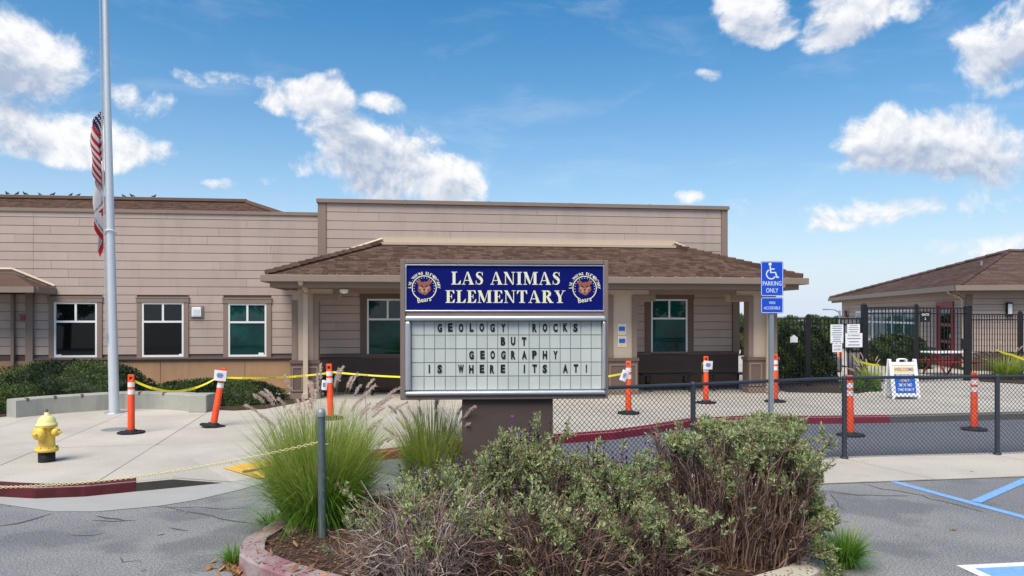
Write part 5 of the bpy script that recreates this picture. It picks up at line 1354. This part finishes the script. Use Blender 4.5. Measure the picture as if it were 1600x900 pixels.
def sage_bush(label, c, half_, h, seed, n_stems=150, leafy=.5, twig=('twig','twig_dark'), box=False, flowers=30, low=False, side=0):
    rng = np.random.default_rng(seed); base = np.array([c[0], c[1], IZ-.01]); hx, hy = half_
    root = empty('sage_shrub', tuple(base), 0, label, 'shrub', 'shrubs of the planted island')
    stems = []; twigs = []; ends = []; enddir = []
    ex = 9.0 if box else 3.0
    for s in range(n_stems):
        # where the stem ends: on or inside a superellipsoid shell
        while True:
            q = rng.uniform(-1,1,3); q[2] = rng.uniform(.08,1)
            g = abs(q[0])**ex+abs(q[1])**ex+abs(q[2])**(ex if box else 3.0)
            if g < 1 and (g > .32 or rng.random() < .25): break
        tip = np.array([q[0]*hx, q[1]*hy, q[2]*h]); bk = .72 if box else .36; b0 = np.array([tip[0]*bk+rng.normal(0,.04), tip[1]*bk+rng.normal(0,.04), 0.0])
        t = np.linspace(0,1,8)[:,None]
        ctrl = b0+(tip-b0)*np.array([.35,.35,.55])+rng.normal(0,.05,3)+np.array([0,0,.08 if not low else .22])
        p = (1-t)**2*b0+2*t*(1-t)*ctrl+t*t*tip; p += rng.normal(0,.012,p.shape)*np.minimum(1,t*3)
        stems.append((p,  (.0105 if low else .0085)*rng.uniform(.5,1.5), .0030)); ends.append(p[-1]); enddir.append(p[-1]-p[-3])
        for k in range(rng.integers(4,7) if low else rng.integers(5,9)):
            f = rng.uniform(.3,.98); i = int(f*7); o = p[i]+(p[min(i+1,7)]-p[i])*(f*7-i); d0 = unit(p[min(i+1,7)]-p[max(i-1,0)])
            out = unit(np.array([o[0]/hx, o[1]/hy, .45])+1e-6); d = unit(d0*(1.2 if not low else .7)+out*.4+rng.normal(0,.33 if not low else .5,3)+np.array([0,0,.3])); L = rng.uniform(.07,.24)*(1.1 if low else 1)
            tt = np.linspace(0,1,5)[:,None]; bend = rng.normal(0,.22,3); w = o+d*L*tt+bend*L*(tt**2)*.5+rng.normal(0,.004,(5,3))
            twigs.append((w, .0044*rng.uniform(.6,1.6), .0018)); ends.append(w[-1]); enddir.append(w[-1]-w[-2])
            for j in range(rng.integers(1,4)):
                i2 = rng.integers(1,4); d2 = unit((w[i2+1]-w[i2])*20+rng.normal(0,.5,3)+np.array([0,0,.2])); L2 = rng.uniform(.04,.11); w2 = w[i2]+d2*L2*np.linspace(0,1,3)[:,None]
                twigs.append((w2, .0025, .0013)); ends.append(w2[-1]); enddir.append(d2)
    if box:      # clipped with shears: nothing sticks out of the box
        def shear(p):
            p = p.copy(); j = rng.normal(0,.012,3); p[:,0] = np.clip(p[:,0],-hx+j[0],hx+j[0]); p[:,1] = np.clip(p[:,1],-hy+j[1],hy+j[1]); p[:,2] = np.minimum(p[:,2], h*(.96+.06*p[:,0]/hx)+j[2]); return p
        stems = [(shear(p),a,b) for (p,a,b) in stems]; twigs = [(shear(p),a,b) for (p,a,b) in twigs]; ends = list(shear(np.array(ends)))
    V, Fq = tubes3(stems+twigs[::3]); o1 = obj_np('branches', V, Fq, M[twig[0]], root); o1['kind'] = 'stuff'
    V, Fq = tubes3(twigs[1::3]+twigs[2::3]); o2 = obj_np('twigs', V, Fq, M[twig[1]], root); o2['kind'] = 'stuff'
    E = np.array(ends); Dd = unit(np.array(enddir)); rel = E/np.array([hx,hy,h])
    # foliage sits in the outer shell: the clipped top and sides, and in loose clumps lower down
    score = (1.9 if not low else .7)*np.maximum(rel[:,2]-.55,-.25)+.55*hashn(E,5.5,seed)+side*(1.5*(rel[:,0] > .80)-.35*(rel[:,0] < -.3))+rng.normal(0,.16,len(E))
    lim = np.quantile(score, 1-leafy); keep = score > lim
    E, Dd = E[keep], Dd[keep]; nl = 34
    t = rng.uniform(-1.0,.3,(len(E),nl,1)); bp = (E[:,None,:]+Dd[:,None,:]*t*.075).reshape(-1,3)
    ld = unit(np.repeat(Dd,nl,0)*.55+rng.normal(0,.6,(len(bp),3))+np.array([0,0,.28])); ln = rng.uniform(.012,.042,len(bp))
    dry = rng.random(len(bp)) < .13
    V, Fq = leaf_quads(bp[~dry], ld[~dry], ln[~dry], ln[~dry]*.30, rng); o3 = obj_np('leaves', V, Fq, M['leaf_sage'], root); o3['kind'] = 'stuff'
    V, Fq = leaf_quads(bp[dry], ld[dry], ln[dry], ln[dry]*.30, rng); o4 = obj_np('dry_leaves', V, Fq, M['leaf_sage_dry'], root); o4['kind'] = 'stuff'
    # old whorled seed heads and a few violet flowers on top
    topi = np.where((E[:,2] > .72*h))[0]
    if flowers and len(topi):
        for nm, mm, cnt in (('seed_heads','seed_dark',flowers),('flowers','petal',max(2,flowers//3))):
            pb = []; pd = []; st = []
            for i in rng.choice(topi, min(cnt,len(topi)), replace=False):
                hgt = rng.uniform(.05,.13); tip = E[i]+np.array([rng.normal(0,.02),rng.normal(0,.02),hgt]); st.append((np.linspace(E[i],tip,3),.0016,.001))
                for lv_ in (.55,1.0):
                    cpt = E[i]+(tip-E[i])*lv_
                    for k in range(22): pb.append(cpt); d = unit(rng.normal(0,1,3)); pd.append(d)
            pb, pd = np.array(pb), np.array(pd); V, Fq = leaf_quads(pb, pd, rng.uniform(.008,.016,len(pb)), .007, rng); V2_, F2_ = tubes3(st); Fq = np.concatenate([Fq, F2_+len(V)]); V = np.concatenate([V, V2_])
            of = obj_np(nm, V, Fq, M[mm], root); of['kind'] = 'stuff'
    return root
sage_bush('grey twiggy half-bare shrub at the left front of the island', (-.58,4.98), (.58,.42), .58, 11, 150, .10, ('twig_grey','twig'), flowers=6, low=True)
sage_bush('rounded shrub with sage green top hiding the marquee pedestal', (.16,5.85), (.48,.40), .88, 12, 105, .26, ('twig','twig_dark'), flowers=22)
sage_bush('low sprawling brown shrub at the middle front of the island', (.28,4.85), (.62,.36), .50, 13, 160, .11, ('twig','twig_dark'), flowers=4, low=True)
sage_bush('loose shrub with dark seed heads left of the clipped end of the hedge', (.80,5.50), (.44,.46), .70, 14, 105, .24, ('twig','twig_dark'), flowers=34)
sage_bush('low leafy shrub in front of the clipped end of the hedge', (.95,4.92), (.34,.30), .42, 17, 80, .16, ('twig','twig_dark'), flowers=0, low=True)
sage_bush('tall box-clipped shrub at the right end of the island', (1.66,5.58), (.58,.52), .99, 15, 340, .24, ('twig','twig_dark'), box=True, flowers=0, side=1)
sage_bush('shrub with bare grey stems between the tall grass and the pedestal', (-.44,5.70), (.42,.38), .64, 16, 80, .18, ('twig_grey','twig_dark'), flowers=30)
# ------------------------------------------------------------------ grasses
def grass_clump(label, c, n, h, spread, seed, plumes=0, w=.0055, m='grass', base_r=.12, straw=.07, plume_h=1.25, group='ornamental grasses', lean=(0,0)):
    rng = np.random.default_rng(seed); root = empty('grass_clump', c, 0, label, 'grass', group)
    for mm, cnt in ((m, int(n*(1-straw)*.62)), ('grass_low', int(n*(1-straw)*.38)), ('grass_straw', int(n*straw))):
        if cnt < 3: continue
        a = rng.uniform(0,2*np.pi,cnt); br = base_r*np.sqrt(rng.uniform(0,1,cnt)); r = rng.uniform(0,1,cnt)**.75*spread; L = h*rng.uniform(.55,1.12,cnt)
        if mm == 'grass_low': L *= .66; r = r*1.2
        drop = rng.uniform(.0,.5,cnt)*(r/spread)**1.5*h
        t = np.linspace(0,1,7); P0 = np.stack([br*np.cos(a), br*np.sin(a), np.zeros(cnt)],1); dirx = np.stack([np.cos(a), np.sin(a), np.zeros(cnt)],1)
        pts = P0[:,None,:]+dirx[:,None,:]*(r[:,None]*t[None,:]**1.7)[:,:,None]; pts[:,:,2] += L[:,None]*(t[None,:]*1.12-.12*t[None,:]**2)-drop[:,None]*t[None,:]**2.6
        pts[:,:,:2] += rng.normal(0,.02,(cnt,1,2))*t[None,:,None]; pts[:,:,0] += lean[0]*t[None,:]**2; pts[:,:,2] = np.maximum(pts[:,:,2], .004)
        sd = np.stack([-np.sin(a+rng.normal(0,.8,cnt)), np.cos(a+rng.normal(0,.8,cnt)), np.zeros(cnt)],1); ww = w*rng.uniform(.6,1.3,cnt)[:,None]*np.array([.8,1,1,.9,.7,.45,.08])[None,:]
        Vv = np.stack([pts+sd[:,None,:]*ww[:,:,None]*.5, pts-sd[:,None,:]*ww[:,:,None]*.5],2).reshape(-1,3)
        base_i = (np.arange(cnt)*14)[:,None]+np.arange(6)[None,:]*2; Fq = np.stack([base_i, base_i+1, base_i+3, base_i+2],-1).reshape(-1,4)
        o = obj_np('blades', Vv, Fq, M[mm], root); o['kind'] = 'stuff'
    if plumes:
        st = []; pb = []; pd = []
        for k in range(plumes):
            a = rng.uniform(-.22*np.pi,1.22*np.pi); rr = rng.uniform(.15,1.0)*spread*1.05; H = plume_h*h*rng.uniform(.72,1.04); t = np.linspace(0,1,9)[:,None]
            tip = np.array([rr*np.cos(a)+lean[1], rr*np.sin(a), H-.35*h*(rr/spread)**2*rng.uniform(.4,1.2)]); p = np.array([.05*np.cos(a),.05*np.sin(a),0])+(tip)*np.concatenate([t**1.6,t**1.6,t*1.25-.25*t**2],1); st.append((p, .0022, .0012))
            d = unit(p[-1]-p[-3]); pl = rng.uniform(.11,.21)
            cur = d.copy()
            n_h = 200; f = np.linspace(0,1,n_h)[:,None]; droop = np.array([np.cos(a)*.25,np.sin(a)*.25,-.55]); cp_ = p[-1]-d*pl*.15+d*pl*f+droop*(f**2)*pl*.35
            pb.append(cp_); pd.append(unit(d*.9+rng.normal(0,.55,(n_h,3))))
        V, Fq = tubes3(st); o = obj_np('stalks', V, Fq, M['grass_straw'], root); o['kind'] = 'stuff'
        pb, pd = np.concatenate(pb), np.concatenate(pd); V, Fq = leaf_quads(pb, pd, rng.uniform(.016,.032,len(pb)), .0042, rng); o = obj_np('plumes', V, Fq, M['plume'], root); o['kind'] = 'stuff'
    return root
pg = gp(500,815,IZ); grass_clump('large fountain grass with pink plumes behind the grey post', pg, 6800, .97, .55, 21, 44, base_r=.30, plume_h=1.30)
pg2 = at(675,780,7.15); grass_clump('fountain grass with purple plumes left of the marquee pedestal', (pg2.x,7.15,IZ), 3000, .95, .42, 22, 22, base_r=.18, plume_h=1.15, straw=.1)
pt = gp(366,880,0); grass_clump('small green grass tuft growing at the left kerb of the island', pt, 220, .24, .16, 23, 0, base_r=.05, m='grass_low', straw=.05)
pt = gp(1322,886,0); grass_clump('bright green grass tuft growing at the right kerb of the island', pt, 1000, .44, .22, 24, 0, base_r=.06, m='grass_low', straw=.03)
pt = gp(425,828,0); grass_clump('low green grass tuft at the foot of the large fountain grass', (pt.x-.02,pt.y+.12,.02), 260, .20, .22, 25, 0, base_r=.12, m='grass_low', straw=.05)
pt = gp(455,838,IZ); grass_clump('tiny dry straw tuft on the mulch near the grey post', pt, 60, .10, .08, 26, 0, base_r=.03, m='grass_straw', straw=.9)
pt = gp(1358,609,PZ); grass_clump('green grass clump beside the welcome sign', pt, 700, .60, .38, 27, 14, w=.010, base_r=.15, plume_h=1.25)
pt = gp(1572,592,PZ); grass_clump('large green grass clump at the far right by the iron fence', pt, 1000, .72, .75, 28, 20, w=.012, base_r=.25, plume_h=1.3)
# ------------------------------------------------------------------ clipped hedges and trees (leafy shells)
def leafy_mound(name, label, cat, c, half_, h, seed, n, leaf, m, lumps=7, group=None, inner='leaf_dark', zb=0.0, ex=2.6, rot=0, m2=None):
    rng = np.random.default_rng(seed); root = empty(name, c, rot, label, cat, group); hx, hy = half_
    th = rng.uniform(0,2*np.pi,n); u = rng.uniform(-.15,1,n); phi = np.arcsin(u)
    d = np.stack([np.cos(phi)*np.cos(th), np.cos(phi)*np.sin(th), np.sin(phi)],1); g = (np.abs(d)**ex).sum(1)**(-1/ex)
    rad = g*(1+.075*np.sin(lumps*th+seed)*np.cos(phi*5+seed)+.06*np.sin(lumps*2.3*th+3*phi*2))*(1-np.abs(rng.normal(0,.055,n)))
    P = d*rad[:,None]*np.array([hx,hy,h]); P[:,2] = np.maximum(P[:,2], .01)
    D = unit(d*1.0+rng.normal(0,.75,(n,3))+np.array([0,0,.35])); ln = leaf*rng.uniform(.6,1.4,n)
    pick = hashn(P, 3.0/max(hx,.3), seed) > .15
    V, Fq = leaf_quads(P[~pick] if m2 else P, D[~pick] if m2 else D, ln[~pick] if m2 else ln, (ln[~pick] if m2 else ln)*.5, rng); o = obj_np('foliage', V, Fq, M[m], root); o['kind'] = 'stuff'
    if m2: V, Fq = leaf_quads(P[pick], D[pick], ln[pick], ln[pick]*.5, rng); o = obj_np('foliage', V, Fq, M[m2], root); o['kind'] = 'stuff'
    # dark woody heart
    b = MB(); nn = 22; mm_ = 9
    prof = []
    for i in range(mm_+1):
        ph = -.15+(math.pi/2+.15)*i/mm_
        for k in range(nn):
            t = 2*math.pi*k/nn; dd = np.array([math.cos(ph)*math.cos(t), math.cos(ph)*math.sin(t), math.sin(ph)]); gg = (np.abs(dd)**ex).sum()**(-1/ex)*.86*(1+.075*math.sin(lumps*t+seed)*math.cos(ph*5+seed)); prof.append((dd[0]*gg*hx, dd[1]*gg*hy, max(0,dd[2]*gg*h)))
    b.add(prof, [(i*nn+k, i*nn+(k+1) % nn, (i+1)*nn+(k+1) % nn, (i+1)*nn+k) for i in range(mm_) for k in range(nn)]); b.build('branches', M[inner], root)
    return root
def mulch_bed(name, poly, z): o = sheet(name, [Vector(p) for p in poly], z, M['mulch']); return o
mulch_bed('planting_bed', [(-14,13.2),(-9.3,12.6),(-8.6,13.2),(-8.0,14.0),(-7.2,14.5),(-6.2,14.2),(-5.7,13.9),(-5.2,13.75),(-4.7,14.0),(-4.3,15.2),(-4.35,16.6),(-14,15.8)], PZ+.008)
hA_ = at(85,600,14.7); leafy_mound('hedge', 'broad dark green clipped hedge behind the left half of the curved wall', 'hedge', (hA_.x,15.2,PZ), (1.7,.85), .78, 31, 30000, .042, 'leaf_hedge', group='clipped hedges', m2='leaf_dark', lumps=5)
hB_ = at(-110,610,13.8); leafy_mound('hedge', 'dark green clipped hedge cut off by the left edge', 'hedge', (hB_.x+.3,13.6,PZ), (1.5,.85), .58, 32, 16000, .042, 'leaf_hedge', group='clipped hedges', m2='leaf_dark')
hC_ = at(335,615,15.1); leafy_mound('hedge', 'low dark green clipped hedge under the third window', 'hedge', (hC_.x,15.1,PZ), (1.32,.70), .44, 33, 20000, .042, 'leaf_hedge', group='clipped hedges', m2='leaf_dark', lumps=6)
hD_ = at(1252,545,20.3); leafy_mound('clipped_bush', 'dense dark rounded bush behind the iron fence', 'bush', (hD_.x,20.3,PZ), (.78,.7), 1.42, 34, 22000, .06, 'leaf_dark', ex=3.4, m2='leaf_hedge')
sh_ = gp(1348,611,PZ); leafy_mound('low_shrub', 'small round green shrub at the foot of the grass by the welcome sign', 'shrub', (sh_.x,sh_.y+.15,PZ), (.40,.32), .27, 35, 5000, .04, 'leaf_hedge', m2='grass_low')
mulch_bed('planting_bed', [tuple(V2(1205,606,PZ)), tuple(V2(1230,613,PZ)), tuple(V2(1340,615,PZ)), tuple(V2(1378,609,PZ)), tuple(V2(1376,597,PZ)), tuple(V2(1205,594,PZ))], PZ+.008)
mulch_bed('planting_bed', [tuple(V2(1530,596,PZ)), tuple(V2(1600,600,PZ)), tuple(V2(1680,600,PZ)), tuple(V2(1680,585,PZ)), tuple(V2(1530,585,PZ))], PZ+.008)
for (px, Y, hx, h, sd_, lab) in ((1395,26.5,1.5,1.05,36,'dark shrub below the long classroom window'),(1425,25.0,.8,1.0,37,'dark shrub near the gate below the classroom window')):
    p = at(px,550,Y); leafy_mound('shrub', lab, 'shrub', (p.x,Y,PZ), (hx*.6,.5), h, sd_, 7000, .07, 'leaf_dark', m2='leaf_hedge', group='shrubs by the classroom')
def tree(label, px, Y, h, crown_r, seed, n=9000, leaf=.22, X=None, group='trees far behind the school'):
    rng = np.random.default_rng(seed); p = at(px,500,Y); root = empty('tree', (p.x if X is None else X,Y,0), 0, label, 'tree', group)
    paths = [(np.array([[0,0,0],[.1,0,h*.3],[.0,.1,h*.6],[.1,0,h*.8]]), .22, .08)]; cl_ = []
    for k in range(13):
        a = rng.uniform(0,6.28); z = h*rng.uniform(.35,.95); r = crown_r*rng.uniform(.2,.85)*(1.15-.5*z/h); c = np.array([r*np.cos(a), r*np.sin(a), z]); cl_.append((c, crown_r*rng.uniform(.28,.5))); paths.append((np.array([[.05,0,z*.55],c*np.array([.5,.5,.85]),c]), .08, .02))
    V, Fq = tubes3(paths, 6); obj_np('trunk', V, Fq, M['bark'], root)
    P = []; D = []
    for (c, r) in cl_:
        d = unit(rng.normal(size=(n//13,3))); P.append(c+d*(r*rng.uniform(.3,1,(len(d),1))**.5)*np.array([1,1,.75])); D.append(d+rng.normal(0,.5,d.shape))
    P, D = np.concatenate(P), np.concatenate(D); V, Fq = leaf_quads(P, D, leaf*rng.uniform(.6,1.3,len(P)), leaf*.45, rng); o = obj_np('crown', V, Fq, M['leaf_tree'], root); o['kind'] = 'stuff'
tree('bushy green tree just above the clipped bush behind the fence', 1266, 34, 1.75, .8, 41, leaf=.13); tree('green tree seen between the porch pillar and the clipped bush', 1228, 40, 1.65, 1.0, 42, leaf=.13)
tree('green tree seen through the open right side of the porch', 1163, 33, 1.8, .9, 43, leaf=.13); tree('small distant tree below the street lamp', 1290, 55, 1.6, 1.0, 44, leaf=.15); tree('distant tree to the left of the classroom roof tip', 1308, 62, 1.6, 1.0, 45, leaf=.15)

# the car park behind the viewer has trees too: they are what the windows mirror
for i, (X, Y, h, r) in enumerate(((-19,-13,6.5,2.6),(-11,-16,7.5,3.0),(-3.5,-14,6.0,2.4),(5,-17,7.5,3.0),(12,-14,6.5,2.6),(20,-18,7.5,3.2))):
    tree(('leftmost','second from the left','third from the left','third from the right','second from the right','rightmost')[i]+' car park tree behind the viewer, mirrored in the window glass', 0, Y, h, r, 60+i, n=5000, leaf=.34, X=X, group='car park trees mirrored in the windows')
